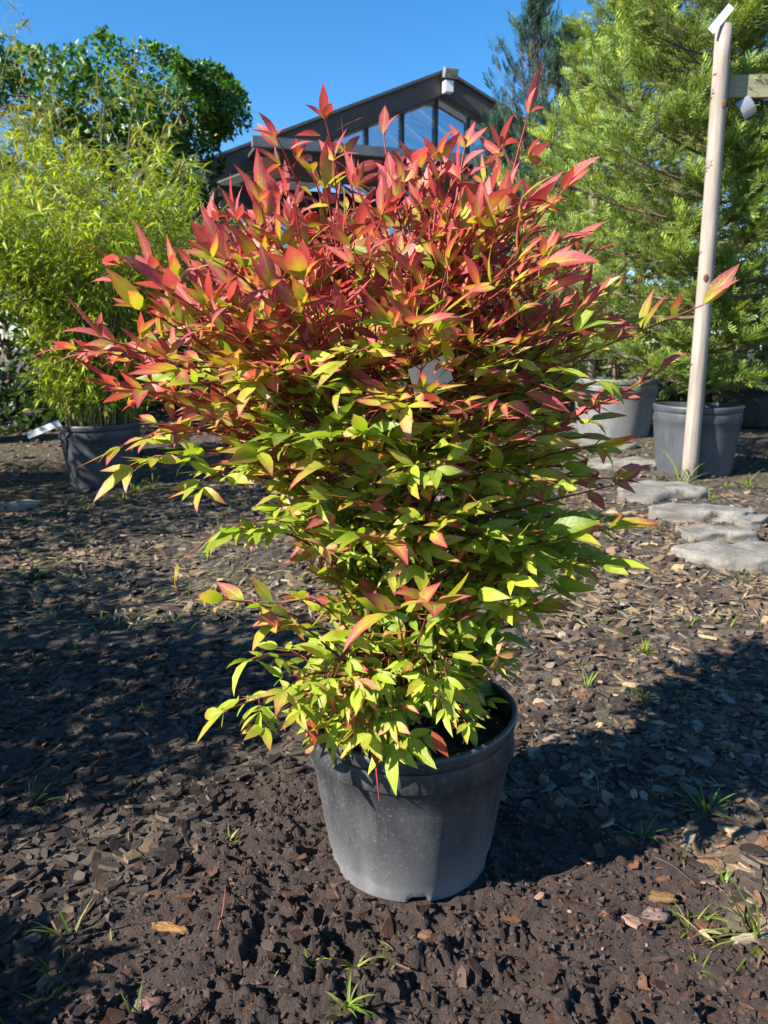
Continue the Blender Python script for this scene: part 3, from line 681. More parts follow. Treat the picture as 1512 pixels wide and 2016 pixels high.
# sprays that stand out in the outline
def pf(a, c, **kw):
    p0 = at(*a); q0 = cane_near(p0, min(p0[2] - .05, 1.1))            # every spray is carried by a cane
    twig(bez(q0, (q0 + p0) / 2 + np.array([0, 0, -.01]), p0, 7), .0028, .0022, .6)
    frond(p0, at(*c), **kw)
pf((470, 800, 1.20), (200, 665, 1.02), nodes=4, L=.062, red=.9, up=.7, arch=.02)
pf((430, 760, 1.2), (150, 690, 1.05), nodes=4, L=.056, red=.85, up=.2, arch=.02)
pf((480, 860, 1.15), (235, 760, 1.05), nodes=4, L=.06, red=.8, up=.3, arch=.02)
pf((930, 790, 1.2), (1385, 600, 1.12), nodes=6, L=.062, red=.55, tone=.2, up=.9, arch=.0, t0=.35, pinna=.25, spread=.6)
pf((960, 900, 1.2), (1300, 730, 1.10), nodes=6, L=.048, red=.85, up=.2, arch=-.01, t0=.35, pinna=.3, spread=.5)
pf((1040, 720, 1.22), (1185, 570, 1.16), nodes=6, L=.035, red=0, up=.5, arch=0, t0=.3, kind=2, pinna=.2, spread=.6)
pf((900, 780, 1.2), (1130, 620, 1.08), nodes=4, L=.07, red=.8, up=.4, arch=.01, pinna=.6)
pf((640, 1360, 1.22), (440, 1400, 1.08), nodes=3, L=.06, red=.22, tone=1., up=-.3, arch=.02)
pf((640, 1300, 1.25), (490, 1300, 1.12), nodes=3, L=.05, red=.05, tone=.9, up=.1, arch=.02)
pf((640, 1240, 1.25), (440, 1180, 1.12), nodes=3, L=.065, red=.35, tone=.3, up=0, arch=.02)
pf((580, 1030, 1.3), (350, 1110, 1.2), nodes=3, L=.045, red=.35, tone=.2, up=-.6, arch=.06)
pf((620, 1080, 1.25), (470, 1045, 1.15), nodes=3, L=.065, red=.02, tone=1.0, up=.0, arch=.03)
pf((800, 1330, 1.22), (780, 1200, .99), nodes=3, L=.085, red=.4, tone=.6, up=.35, arch=.03, t0=.75, pinna=.4)
pf((810, 1330, 1.22), (850, 1190, 1.01), nodes=2, L=.085, red=.35, tone=.8, up=.6, arch=.03, t0=.85, pinna=.4)
pf((940, 1240, 1.28), (1060, 1190, 1.12), nodes=3, L=.07, red=.2, tone=.8, up=.2, arch=.02)
pf((980, 1010, 1.25), (1210, 955, 1.15), nodes=4, L=.055, red=.45, tone=.1, up=.9, arch=.0, pinna=.2)
pf((960, 1090, 1.2), (1200, 1040, 1.06), nodes=3, L=.08, red=.22, tone=.3, up=.5, arch=.0, pinna=.4)
pf((980, 1130, 1.25), (1190, 1110, 1.1), nodes=3, L=.065, red=.2, tone=.4, up=.1, arch=.02)
pf((1000, 930, 1.25), (1180, 880, 1.12), nodes=3, L=.065, red=.3, tone=.3, up=.2, arch=.02)
for a_, c_ in (((670, 360), (640, 235)), ((770, 380), (755, 265)), ((1000, 380), (1040, 225)), ((590, 370), (545, 270)), ((1040, 460), (1110, 375)), ((1070, 580), (1150, 510)), ((900, 380), (915, 290)), ((350, 560), (235, 520)), ((400, 620), (250, 560)), ((380, 720), (190, 700)), ((850, 420), (830, 330)), ((960, 420), (985, 290)), ((700, 420), (680, 300))):
    pf((a_[0], a_[1], 1.3), (c_[0], c_[1], random.uniform(1.2, 1.32)), nodes=random.choice((2, 3)), L=random.uniform(.045, .065), red=random.uniform(.8, 1), up=.6, arch=.005, pinna=.5)
for a_, c_ in (((440, 850), (235, 880)), ((450, 890), (260, 920)), ((470, 930), (400, 960))):
    pf((a_[0], a_[1], 1.22), (c_[0], c_[1], 1.1), nodes=3, L=.058, red=.25, tone=1., up=.05, arch=.02)
for (a_, c_, rd_) in (((660, 1330), (560, 1360), .1), ((650, 1360), (520, 1430), .25), ((640, 1270), (540, 1230), .1), ((700, 1260), (600, 1180), .3), ((690, 1320), (590, 1400), .15), ((760, 1300), (690, 1250), .1), ((880, 1260), (940, 1170), .15), ((900, 1210), (1010, 1140), .1), ((700, 1220), (640, 1130), .15)):
    pf((a_[0], a_[1], 1.24), (c_[0], c_[1], random.uniform(1.05, 1.16)), nodes=3, L=random.uniform(.045, .062), red=rd_, tone=random.uniform(.6, 1.1), up=.15, arch=.03)
for k in range(34):                                           # lime skirt over the rim
    px = random.uniform(610, 930); py = random.uniform(1330, 1450)
    pf((780 + (px - 780) * .5, py - random.uniform(40, 110), 1.28), (px, py, random.uniform(1.08, 1.22)), nodes=2, L=random.uniform(.038, .055), red=random.choice((0, .05, .1, .3)), tone=random.uniform(.6, 1.2), up=.05, arch=.04, t0=.7)
for (px, py, Yd) in ((700, 1340, 1.12), (980, 1290, 1.15), (745, 1060, 1.06), (800, 1100, 1.08), (640, 1080, 1.1)):
    for q in range(5): add_leaf(at(px, py, Yd), nrm(rng.normal(0, 1, 3) + [0, -.3, -.2]), rand_dir(1)[0], random.uniform(.03, .05), kind=3, red=0, tone=.5)
for (px, py, Yd, dx, dz) in ((612, 1410, 1.14, .1, -1), (740, 1450, 1.12, 0, -1), (850, 1440, 1.12, .5, -.8), (690, 1400, 1.12, 0, -1)):
    add_leaf(at(px, py, Yd), nrm([dx, -.2, dz]), nrm([-.3, -1, .2]), .05, .02, red=.9, tone=.3, kind=4, bend=.2)
P = np.stack([at(742, 1470, 1.12), at(741, 1520, 1.105), at(747, 1577, 1.10)]); twig(P, .0016, .0011, 1.)

nL = len(lf['p']); A = {k: np.array(v, float) for k, v in lf.items()}
LV, q = leaves_np(A['p'], A['d'], A['n'], A['L'], A['W'], A['b'], A['f'])
S_ = len(ST); tS = np.repeat(ST, 3)[None]; eS = np.tile([1, 0, 1], S_)[None]
LFA = np.stack([eS[0], tS[0], np.zeros(S_ * 3)], -1)
r_ = A['red'][:, None]
loc = np.clip(r_ + (tS - .42) * .95 * np.clip(1.6 * r_ + .15, 0, 1) + (eS - .6) * .22 * np.clip(r_ * 2, 0, 1), 0, 1)[..., None]
tone = np.clip(A['tone'], 0, 1)[:, None, None]
green = GD + (GL - GD) * tone
redc = RD + (RM_ - RD) * np.clip(A['tone'] * .6 + .5, 0, 1)[:, None, None]
midc = YG * .8 + np.array([.05, 0, 0])
w1 = sstep(.08, .45, loc); w2 = sstep(.40, .82, loc)
col = (green * (1 - w1) + midc * w1) * (1 - w2) + redc * w2
col = col * (1 + .0 * eS[..., None])
col = np.where((eS == 0)[..., None] & (tS < .85)[..., None], col * .7 + (YG * .9) * .3, col)
trn = (np.array([.36, .55, .02]) * (1 - w1) + np.array([.66, .52, .03]) * w1) * (1 - w2) + np.array([.66, .085, .07]) * w2
kd = A['kind'][:, None, None]
col = np.where(kd == 2, CREAM * (.8 + .4 * tS[..., None]), col); trn = np.where(kd == 2, CREAM, trn)
col = np.where(kd == 3, np.array([.50, .27, .12]), col); trn = np.where(kd == 3, np.array([.5, .3, .1]), trn)
col = np.where(kd == 4, np.array([.40, .075, .03]), col)
col = col * (1 + rng.normal(0, .1, (nL, 1, 1))).clip(.7, 1.3)
shrub = empty('nandina_shrub', (POT[0], POT[1], .25), 'large bushy shrub with red upper leaves and lime lower leaves in the dusty black pot', 'shrub')
sb = np.array(shrub.location)
cen = LV.mean(1); px_, py_, dp = to_px(cen)
view = nrm(np.array([0, 0, CAMH]) - cen)
nn = nrm(np.cross(LV[:, 8] - LV[:, 6], LV[:, 10] - LV[:, 4]))
outw = nrm(cen - np.array([0, POT[1], .75])); facing = (outw * view).sum(1)
score = A['L'] * A['W'] * (np.abs((nn * view).sum(1)) + .15) / dp ** 2 * (facing > .25) * np.clip(facing + .4, .2, 1.2)
big = np.argsort(-score)[:300]; isb = np.zeros(nL, bool); isb[big] = True; rest = np.where(~isb)[0]
nv = S_ * 3
fo = link('foliage', mesh_np('foliage', LV[rest].reshape(-1, 3) - sb, leaf_faces(len(rest), q, nv), M['leaf'], col[rest].reshape(-1, 3), True, {'Trn': trn[rest].reshape(-1, 3), 'Lf': np.tile(LFA, (len(rest), 1))}), shrub); tag(fo, kind='stuff')
for k in big:
    link('leaf', mesh_np('leaf', LV[k] - A['p'][k], q, M['leaf'], col[k], True, {'Trn': trn[k], 'Lf': LFA}), shrub, tuple(A['p'][k] - sb))
for P in canes:
    r0 = random.uniform(.0045, .007); V, f_ = tube_np([P - sb], [np.linspace(r0, .0028, len(P))], 7)
    link('stem', mesh_np('stem', V, f_, M['stem'], np.tile(np.array([.075, .045, .03]) * random.uniform(.7, 1.4), (len(V), 1)), True), shrub)
V, f_ = tube_np([np.asarray(P) - sb for P in tw], twr, 4)
tc_ = np.concatenate([np.tile(c_, (len(P) * 4, 1)) for P, c_ in zip(tw, twc)])
tag(link('twigs', mesh_np('twigs', V, f_, M['stem'], tc_, True), shrub), kind='stuff')
# cream label hanging in the shrub
c0 = at(850, 745, 1.10)
ax = (nrm([.9, .25, .35]), nrm([-.2, .95, .2]), None); a0 = ax[0]; a1 = nrm(ax[1] - a0 * (ax[1] @ a0)); a2 = np.cross(a0, a1)
lt = MB().box(c0, .06, .0012, .05, (a0, a1, a2)).build('plant_label', M['cream_tag'], None, loc=c0)
tag(lt, 'cream plastic label hanging among the leaves of the red shrub', 'label')

# ------------------------------------------------------------------ bamboo
def bamboo(base, rpot, nc, hgt, spread, nleaf, seed, label, zb, color, lean=(0, 0), Lr=(.07, .12), name='bamboo', group=None):
    r2 = np.random.default_rng(seed); e = empty(name, base, label, 'bamboo', group); bb = np.array(base)
    cu = []; rr_ = []; p = []; d = []
    for k in range(nc):
        a = r2.random() * 6.283; r0 = rpot * .85 * math.sqrt(r2.random()); h = hgt * (.6 + .4 * r2.random()); sp = spread * (.25 + .75 * r2.random())
        b0 = np.array([r0 * math.cos(a), r0 * math.sin(a), zb]); a2 = a + r2.normal(0, .5)
        tip = b0 + np.array([sp * math.cos(a2) + lean[0], sp * math.sin(a2) + lean[1], h]); mid = b0 + np.array([sp * .25 * math.cos(a2), sp * .25 * math.sin(a2), h * .75])
        P = bez(b0, mid, tip, 9); cu.append(P); rr_.append(np.linspace(.0042, .0012, 9))
        nb = max(3, int(nleaf / nc / 5.5))
        for j in range(nb):
            t_ = .06 + .94 * r2.random() ** .95; x = t_ * 8; i0 = min(int(x), 7); qn = P[i0] + (P[i0 + 1] - P[i0]) * (x - i0)
            aa = r2.random() * 6.283; bl = .06 + .22 * r2.random() * (1.1 - .5 * t_)
            dv = nrm([math.cos(aa), math.sin(aa), .5 + r2.normal(0, .3)]); en = qn + dv * bl
            cu.append(np.stack([qn, (qn + en) / 2 + [0, 0, .012], en])); rr_.append(np.array([.0014, .001, .0007]))
            for l in range(r2.integers(4, 8)):
                s_ = .35 + .65 * r2.random(); p.append(qn + (en - qn) * s_); d.append(nrm(dv * .7 + r2.normal(0, .55, 3) + np.array([0, 0, -.25])))
    V, f_ = tube_np(cu, rr_, 4)
    link('culms', mesh_np('culms', V, f_, M['culm'], smooth=True), e)['kind'] = 'stuff'
    p = np.array(p); d = np.array(d); n_ = len(p)
    nr = nrm(np.stack([r2.normal(0, .6, n_), r2.normal(0, .6, n_), np.ones(n_)], -1))
    cl = np.array(color)[None] * (.6 + .75 * r2.random((n_, 1))) * np.array([1, 1, 1])[None]; yl = r2.random(n_) < .15; cl[yl] *= np.array([1.35, 1.05, .7])
    L_ = Lr[0] + (Lr[1] - Lr[0]) * r2.random(n_)
    foliage('foliage', p + bb, d, nr, L_, L_ * (.11 + .05 * r2.random(n_)), r2.normal(.9, .4, n_), np.full(n_, .15), cl, M['bamboo_leaf'], e)
    return e
g = ground_at(182, 965); bx = np.array([g[0], g[1] + .22, g[2] - .01])
make_pot(bx, .265, .21, .43, (M['pot_grey'], M['pot_grey']), 'dark grey nursery pot holding the yellow-green bamboo', 'container pots of the nursery')
bamboo(bx, .25, 120, 1.68, .78, 22000, 3, 'dense yellow-green bamboo growing in the dark grey pot', .36, (.30, .40, .035))
bc = np.array([-2.25, 6.2, float(base_h(-2.25, 6.2))]); make_pot(bc, .27, .22, .42, (M['pot_dark'], M['pot_dark']), 'black nursery pot in deep shade behind the bamboo pot', 'container pots of the nursery')
bamboo(bc, .25, 60, 2.45, .85, 7000, 4, 'taller dull green bamboo rising behind the yellow-green clump', .35, (.22, .26, .04), (.0, 0))
bd = np.array([-3.0, 5.0, float(base_h(-3.0, 5.0))]); make_pot(bd, .25, .2, .42, (M['pot_dark'], M['pot_dark']), 'black nursery pot of the loose bamboo clump, in shade', 'container pots of the nursery')
bamboo(bd, .24, 60, 2.0, .8, 7500, 5, 'loose bamboo clump in a black pot beside the dense yellow-green bamboo', .35, (.29, .37, .035))
be = np.array([-3.75, 6.9, float(base_h(-3.75, 6.9))]); make_pot(be, .27, .22, .42, (M['pot_dark'], M['pot_dark']), 'black nursery pot below the tallest bamboo', 'container pots of the nursery')
bamboo(be, .25, 50, 3.3, .8, 5000, 6, 'tallest olive bamboo with tips against the hedge top', .35, (.25, .26, .045), (.1, 0))

# ------------------------------------------------------------------ clipped evergreen hedge on stems
def box_foliage(name, label, cat, base, cx_, cy_, z0, z1, hx, hy, n_, Lr, color, seed, trunks=(), skin=.22, hole=0., group=None, top=None, wid=.55, lum=.28):
    r2 = np.random.default_rng(seed); e = empty(name, base, label, cat, group)
    pts = r2.random((n_, 3)) * 2 - 1
    k = r2.integers(0, 3, n_); sg = np.sign(r2.random(n_) - .5); dep = r2.random(n_) ** 1.5 * skin
    pts[np.arange(n_), k] = sg * (1 - dep / np.array([hx, hy, (z1 - z0) / 2])[k])
    q_ = np.abs(pts); rn = (q_ ** 5).sum(1) ** .2; pts = pts / np.maximum(rn, 1)[:, None] * np.minimum(1, 1)
    P = np.stack([cx_ + pts[:, 0] * hx, cy_ + pts[:, 1] * hy, (z0 + z1) / 2 + pts[:, 2] * (z1 - z0) / 2], -1)
    if top is not None: P[:, 2] += top(P[:, 0]) * (P[:, 2] - z0) / (z1 - z0)
    lump = np.stack([vnoise(P[:, 0] * 4, P[:, 2] * 4 + P[:, 1], 3 + j) - .5 for j in range(3)], -1) * lum
    out = nrm(pts * np.array([1 / hx, 1 / hy, 2 / (z1 - z0)])); P = P + lump
    if hole:
        hv = vnoise(P[:, 0] * 2.6 + 5, P[:, 2] * 2.6, 21); kk = hv > hole * sstep(z1, z0, P[:, 2]) ; P = P[kk]; out = out[kk]; 
    n_ = len(P)
    d = nrm(out * .5 + r2.normal(0, .6, (n_, 3)) + np.array([0, 0, -.1])); nr = nrm(out + r2.normal(0, .5, (n_, 3)) + np.array([0, 0, .5]))
    L_ = Lr[0] + (Lr[1] - Lr[0]) * r2.random(n_); cl = np.array(color)[None] * (.5 + r2.random((n_, 1)))
    yg = (P[:, 2] > z1 - .5) & (r2.random(n_) < .35); cl[yg] = cl[yg] * np.array([2.1, 1.7, 1.1])
    foliage('crown', P, d, nr, L_, L_ * wid, r2.normal(.4, .3, n_), np.full(n_, .2), cl, M['hedge_leaf'], e)
    for (tx, ty) in trunks:
        zb_ = float(base_h(tx, ty)); z_m = (z0 + z1) / 2
        P_ = np.stack([np.array([tx + .03 * math.sin(z_ * 2), ty, z_]) for z_ in np.linspace(zb_ - .03, z_m, 7)])
        V, f_ = tube_np([P_ - np.array(base)], [np.linspace(.06, .035, 7)], 8); link('trunk', mesh_np('trunk', V, f_, M['bark'], smooth=True), e)
        bc_ = []
        for j in range(16):
            z_ = z0 + .1 + r2.random() * (z_m - z0); o_ = np.array([tx, ty, z_]); en = np.array([np.clip(tx + r2.normal(0, .5), cx_ - hx + .3, cx_ + hx - .3), np.clip(ty + r2.normal(0, .3), cy_ - hy + .2, cy_ + hy - .2), min(z_ + r2.random() * (z1 - z0) * .5, z1 - .45)]); bc_.append(bez(o_, (o_ + en) / 2 + [0, 0, .1], en, 5) - np.array(base))
        V, f_ = tube_np(bc_, [np.linspace(.02, .006, 5)] * len(bc_), 5); link('limbs', mesh_np('limbs', V, f_, M['bark'], smooth=True), e)
    return e
hY = 9.4
hl = at(-200, 90, hY); hr = at(472, 140, hY)
hcx = (hl[0] + hr[0]) / 2; hhx = (hr[0] - hl[0]) / 2
zt_ = at(250, 112, hY)[2]; zb_ = at(300, 300, hY)[2]
box_foliage('clipped_hedge', 'tall clipped dark evergreen hedge with rounded end and sky showing through', 'hedge', (hcx, hY, float(base_h(hcx, hY))), hcx, hY, zb_, zt_, hhx, .75, 26000, (.052, .09), (.06, .135, .016), 9, [(hcx - 1.6, hY), (hcx - .3, hY), (hcx + 1.2, hY)], .4, .5, top=lambda x: -.10 * (x - hcx), lum=.34)
lo = at(330, 450, hY - .3)
box_foliage('ivy_shrub', 'dark leafy evergreen shrub under the clipped hedge', 'shrub', (-2.6, hY - .2, float(base_h(-2.6, hY))), -2.75, hY - .2, .3, zb_ + .25, .85, .6, 7000, (.06, .11), (.03, .07, .012), 10, [(-2.6, hY - .2)], .4)
box_foliage('laurel_hedge', 'dark evergreen hedge far behind the bamboo clumps', 'hedge', (-5.9, 10.4, float(base_h(-5.9, 10.4))), -5.6, 10.4, .1, 3.2, 3.4, .8, 9000, (.12, .18), (.035, .08, .014), 11, [(-7.5, 10.4), (-5, 10.4)], .4)
box_foliage('laurel_shrub', 'deep green bushy shrub between the red shrub and the pavilion', 'shrub', (-.6, 8.2, float(base_h(-.6, 8.2))), -.7, 8.2, .25, 1.9, 1.3, .6, 7000, (.07, .11), (.03, .065, .014), 12, [(-.7, 8.2)], .4)
box_foliage('laurel_shrub', 'dark bushy evergreen behind the bamboo pots', 'shrub', (-4.3, 8.0, float(base_h(-4.3, 8.0))), -4.3, 8.0, .12, 2.3, 1.5, .6, 5000, (.09, .14), (.03, .065, .014), 16, [(-4.3, 8.0)], .4)
box_foliage('laurel_shrub', 'deep green bushy shrub near the thin dark cypresses', 'shrub', (1.75, 9.6, float(base_h(1.75, 9.6))), 1.75, 9.6, .25, 2.6, 1.0, .6, 7000, (.07, .11), (.035, .085, .014), 13, [(1.75, 9.6)], .4)

box_foliage('laurel_shrub', 'low dark evergreen shrub behind the black pot and blue-grey pot', 'shrub', (4.6, 8.9, float(base_h(4.6, 8.9))), 4.6, 8.9, .12, 1.7, 1.6, .5, 5000, (.09, .14), (.03, .065, .014), 15, [(4.6, 8.9)], .4)
box_foliage('laurel_hedge', 'dark evergreen hedge far behind the potted conifers', 'hedge', (6.4, 11.6, float(base_h(6.4, 11.6))), 6.4, 11.6, .1, 3.4, 3.6, .8, 6000, (.09, .14), (.03, .07, .014), 14, [(5, 11.6), (8, 11.6)], .4)
# ------------------------------------------------------------------ conifers
tv = []; tf = []
def _rh(a, b, w_, z):
    a = np.array(a); b = np.array(b); d = (b - a); s_ = np.array([-d[1], d[0], 0]); s_ = s_ / (np.linalg.norm(s_) + 1e-9) * w_; m_ = a + d * .45
    k = len(tv); tv.extend([a, m_ - s_ + [0, 0, z], b, m_ + s_ + [0, 0, -z]]); tf.append([k, k + 1, k + 2, k + 3])
_rh((0, 0, 0), (1, 0, -.06), .022, .01)
for j in range(6):
    t_ = .1 + .76 * j / 5; ln = .42 * (1 - t_) + .13
    for sg in (-1, 1):
        tt = t_ + (.05 if sg > 0 else 0); e = (tt + ln * .78, sg * ln * .62, .05 - .12 * ln * (1 if j % 2 else -1)); _rh((tt, 0, -.06 * tt * tt), e, .025, .014)
        if j < 2: _rh((tt + ln * .38, sg * ln * .3, 0), (tt + ln * .85, sg * ln * .12, .06), .022, .012)
TV = np.array(tv); TF = np.array(tf)
def sprays(p, d, nr, L, cols):
    d = nrm(d); s = nrm(np.cross(nr, d)); nr = np.cross(d, s)
    V = p[:, None] + L[:, None, None] * (TV[None, :, 0:1] * d[:, None] + TV[None, :, 1:2] * s[:, None] + TV[None, :, 2:3] * nr[:, None])
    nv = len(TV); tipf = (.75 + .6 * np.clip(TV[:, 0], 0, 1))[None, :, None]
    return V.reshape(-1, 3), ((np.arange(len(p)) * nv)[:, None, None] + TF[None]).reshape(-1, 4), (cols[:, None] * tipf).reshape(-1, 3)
def conifer(name, label, base, hgt, rad, nb, nsec, nsp, color, seed, z0=.4, elev=(.35, .8), Ls=(.10, .2), lean=(0, 0), tr=.05, prof=None, group='tall conifers of the nursery', up=.25, ymin=None):
    r2 = np.random.default_rng(seed); e = empty(name, base, label, 'conifer', group)
    tz = np.linspace(0, 1, 12); T = np.stack([lean[0] * tz + .02 * np.sin(5 * tz + seed), lean[1] * tz + .02 * np.cos(4 * tz), z0 * .7 + (hgt - z0 * .7) * tz], -1)
    V, f_ = tube_np([T], [np.linspace(tr, .008, 12)], 9); link('trunk', mesh_np('trunk', V, f_, M['bark'], smooth=True), e)
    prof = prof or (lambda t_: np.interp(t_, [0, .12, .35, 1], [.75, 1., .95, .06]))
    bc_ = []; br_ = []; p = []; d = []; nn_ = []; Ll = []; sh = []
    for k in range(nb):
        t_ = (k + r2.random()) / nb; a = k * 2.39996 + r2.normal(0, .3); z_ = z0 + (hgt - z0) * t_ * .97
        o_ = np.array([np.interp(z_, T[:, 2], T[:, 0]), np.interp(z_, T[:, 2], T[:, 1]), z_]); ln = rad * prof(t_) * (.75 + .4 * r2.random()); el = elev[0] + (elev[1] - elev[0]) * t_ + r2.normal(0, .12)
        h_ = np.array([math.cos(a), math.sin(a), 0])
        if ymin is not None and h_[1] < 0: ln = max(.15, min(ln, (o_[1] + base[1] - ymin) / (-h_[1] * math.cos(el) + 1e-6)))
        en = o_ + ln * (h_ * math.cos(el) + Zv * math.sin(el)); mid = (o_ + en) / 2 - Zv * ln * .12
        P = bez(o_, mid, en, 7); bc_.append(P); br_.append(np.linspace(.014 * (1.1 - t_) + .004, .003, 7)); Tt = nrm(np.gradient(P, axis=0))
        for j in range(nsec):
            s_ = .18 + .82 * (j + r2.random()) / nsec; x = s_ * 6; i0 = min(int(x), 5); qn = P[i0] + (P[i0 + 1] - P[i0]) * (x - i0); tg = Tt[i0]
            sd = nrm(np.cross(tg, Zv)) * (1 if j % 2 else -1); dv = nrm(tg * .75 + sd * (.7 + .2 * r2.normal()) + Zv * (up + .3 * r2.normal()))
            sl = ln * (.12 + .32 * (1 - s_)) * (.7 + .6 * r2.random()) + .05; e2 = qn + dv * sl; bc_.append(np.stack([qn, (qn + e2) / 2 - Zv * sl * .04, e2])); br_.append(np.array([.004, .003, .0015]))
            for l in range(nsp):
                s3 = (l + .6 * r2.random() + .3) / nsp; pp = qn + (e2 - qn) * s3; s2 = nrm(np.cross(dv, Zv)) * (1 if l % 2 else -1)
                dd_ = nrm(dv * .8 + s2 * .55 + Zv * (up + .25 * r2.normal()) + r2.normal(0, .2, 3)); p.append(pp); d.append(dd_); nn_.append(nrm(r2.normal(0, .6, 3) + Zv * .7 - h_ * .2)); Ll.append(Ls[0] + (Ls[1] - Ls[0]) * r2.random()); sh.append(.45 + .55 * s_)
        p.append(en); d.append(Tt[-1]); nn_.append(Zv + .2 * r2.normal(0, 1, 3)); Ll.append(Ls[1] * 1.25); sh.append(1.1)
    V, f_ = tube_np(bc_, br_, 4); link('branches', mesh_np('branches', V, f_, M['bark'], smooth=True), e)['kind'] = 'stuff'
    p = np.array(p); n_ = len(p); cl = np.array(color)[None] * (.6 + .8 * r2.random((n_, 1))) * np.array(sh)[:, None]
    yel = r2.random(n_) < .12; cl[yel] *= np.array([1.5, 1.2, .8])
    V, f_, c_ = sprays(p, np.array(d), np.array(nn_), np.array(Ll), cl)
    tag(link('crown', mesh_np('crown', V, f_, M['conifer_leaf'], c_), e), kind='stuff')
    return e
g = ground_at(1402, 948); pa = np.array([g[0] + .02, g[1] + .39, g[2] - .01])
make_pot(pa, .305, .255, .50, (M['pot_grey'], M['pot_grey']), 'blue-grey nursery pot standing behind the round wooden post', 'container pots of the nursery')
conifer('cypress_tree', 'large feathery green conifer in the blue-grey pot behind the round post', pa, 4.6, 1.1, 128, 11, 7, (.20, .285, .058), 21, z0=.56, elev=(.05, .85), Ls=(.09, .18), lean=(.12, .25), tr=.04, ymin=g[1] + .24)
g = ground_at(1226, 864); pb = np.array([g[0], g[1] + .33, g[2] - .01])
make_pot(pb, .40, .33, .56, (M['pot_pale'], M['pot_pale']), 'large pale grey nursery pot by the second post', 'container pots of the nursery')
conifer('cypress_tree', 'bright green conifer with long reaching branches in the pale grey pot', pb, 4.7, 1.15, 120, 10, 7, (.23, .32, .066), 22, z0=.62, elev=(.05, .85), Ls=(.10, .2), lean=(.05, 0), tr=.045)
pc = pb + np.array([1.5, .6, .04]); make_pot(pc, .36, .3, .5, (M['pot_dark'], M['pot_dark']), 'black nursery pot hidden behind the blue-grey pot', 'container pots of the nursery')
conifer('cypress_tree', 'dark green conifer filling the gap behind the round post', pc, 5.4, 1.25, 60, 6, 5, (.12, .19, .04), 23, z0=.6, Ls=(.16, .28))
pd = pa + np.array([1.2, .25, 0]); make_pot(pd, .3, .25, .48, (M['pot_dark'], M['pot_dark']), 'black nursery pot to the right of the blue-grey pot', 'container pots of the nursery')
conifer('cypress_tree', 'green conifer in the black pot beside the wooden rail', pd, 4.2, .95, 60, 6, 6, (.13, .21, .04), 24, z0=.6, Ls=(.1, .2), ymin=pa[1] + .05)
for k, (px, Yd, hh, rr0, lb) in enumerate(((1062, 12.0, None, 1.45, 'slim dark blue-green cypress with a thin bare leader'), (1125, 11.2, None, 1.2, 'slim dark cypress just right of the bare-leader cypress'), (985, 12.8, None, 1.1, 'short thin dark conifer beside the right end of the gable roof'))):
    ty = (-5, 60, 225)[k]; tp_ = at(px, ty, Yd); bs = np.array([tp_[0], Yd, float(base_h(tp_[0], Yd))])
    conifer('slim_cypress', lb, bs, tp_[2] - bs[2], rr0, 75, 5, 4, (.03, .075, .05), 31 + k, z0=.3, elev=(.95, 1.2), Ls=(.12, .24), tr=.05, prof=lambda t_: np.interp(t_, [0, .2, .6, .8, .92, 1], [.8, 1., .9, .6, .25, .06]), up=.8)

# ------------------------------------------------------------------ posts, rail, tags
def post(px0, py0, px1, py1, r, label):
    g = ground_at(px0, py0); top_ = at(px1, py1, g[1]); e = empty('wooden_post', g, label, 'post', 'round posts holding the conifers')
    zz = np.linspace(-.06, 1, 16); P = np.stack([np.array([0, 0, -.05]) + (top_ - g + [0, 0, .05]) * t_ + np.array([.006 * math.sin(4 * t_), 0, 0]) for t_ in np.linspace(0, 1, 16)])
    mb = MB().tube(P, np.linspace(r * 1.04, r * .96, 16), 20); link('shaft', mb.mesh('shaft', M['post'], True), e)
    return e, g, top_
e, g, top_ = post(1356, 944, 1427, 50, .050, 'weathered round wooden post in front of the blue-grey pot')
for kx, (hz, dx) in enumerate(((1.32, -.012), (2.35, .014))):          # knots standing slightly proud
    p = (top_ - g) * (hz / (top_ - g)[2]); o = link('knot', MB().lathe([(.017, 0), (.015, .004), (.008, .006), (.0004, .0065)], 14).mesh('knot', M['brown_wood'], True), e, (p[0] + dx, p[1] - .0485, p[2])); o.rotation_euler = (R(90), 0, 0); o.scale = (1, 1.5, 1)
post(1160, 850, 1172, 290, .048, 'pale round post among the conifers beside the pale grey pot')
ra = at(1432, 172, g[1] + .07); rb = at(1640, 168, g[1] + .07)
tag(MB().box((ra + rb) / 2, np.linalg.norm(rb - ra), .045, .13, (nrm(rb - ra), (0, 1, 0), (0, 0, 1))).build('wooden_rail', M['rail'], None, loc=(ra + rb) / 2), 'weathered wooden board nailed across the conifers behind the round post', 'rail')
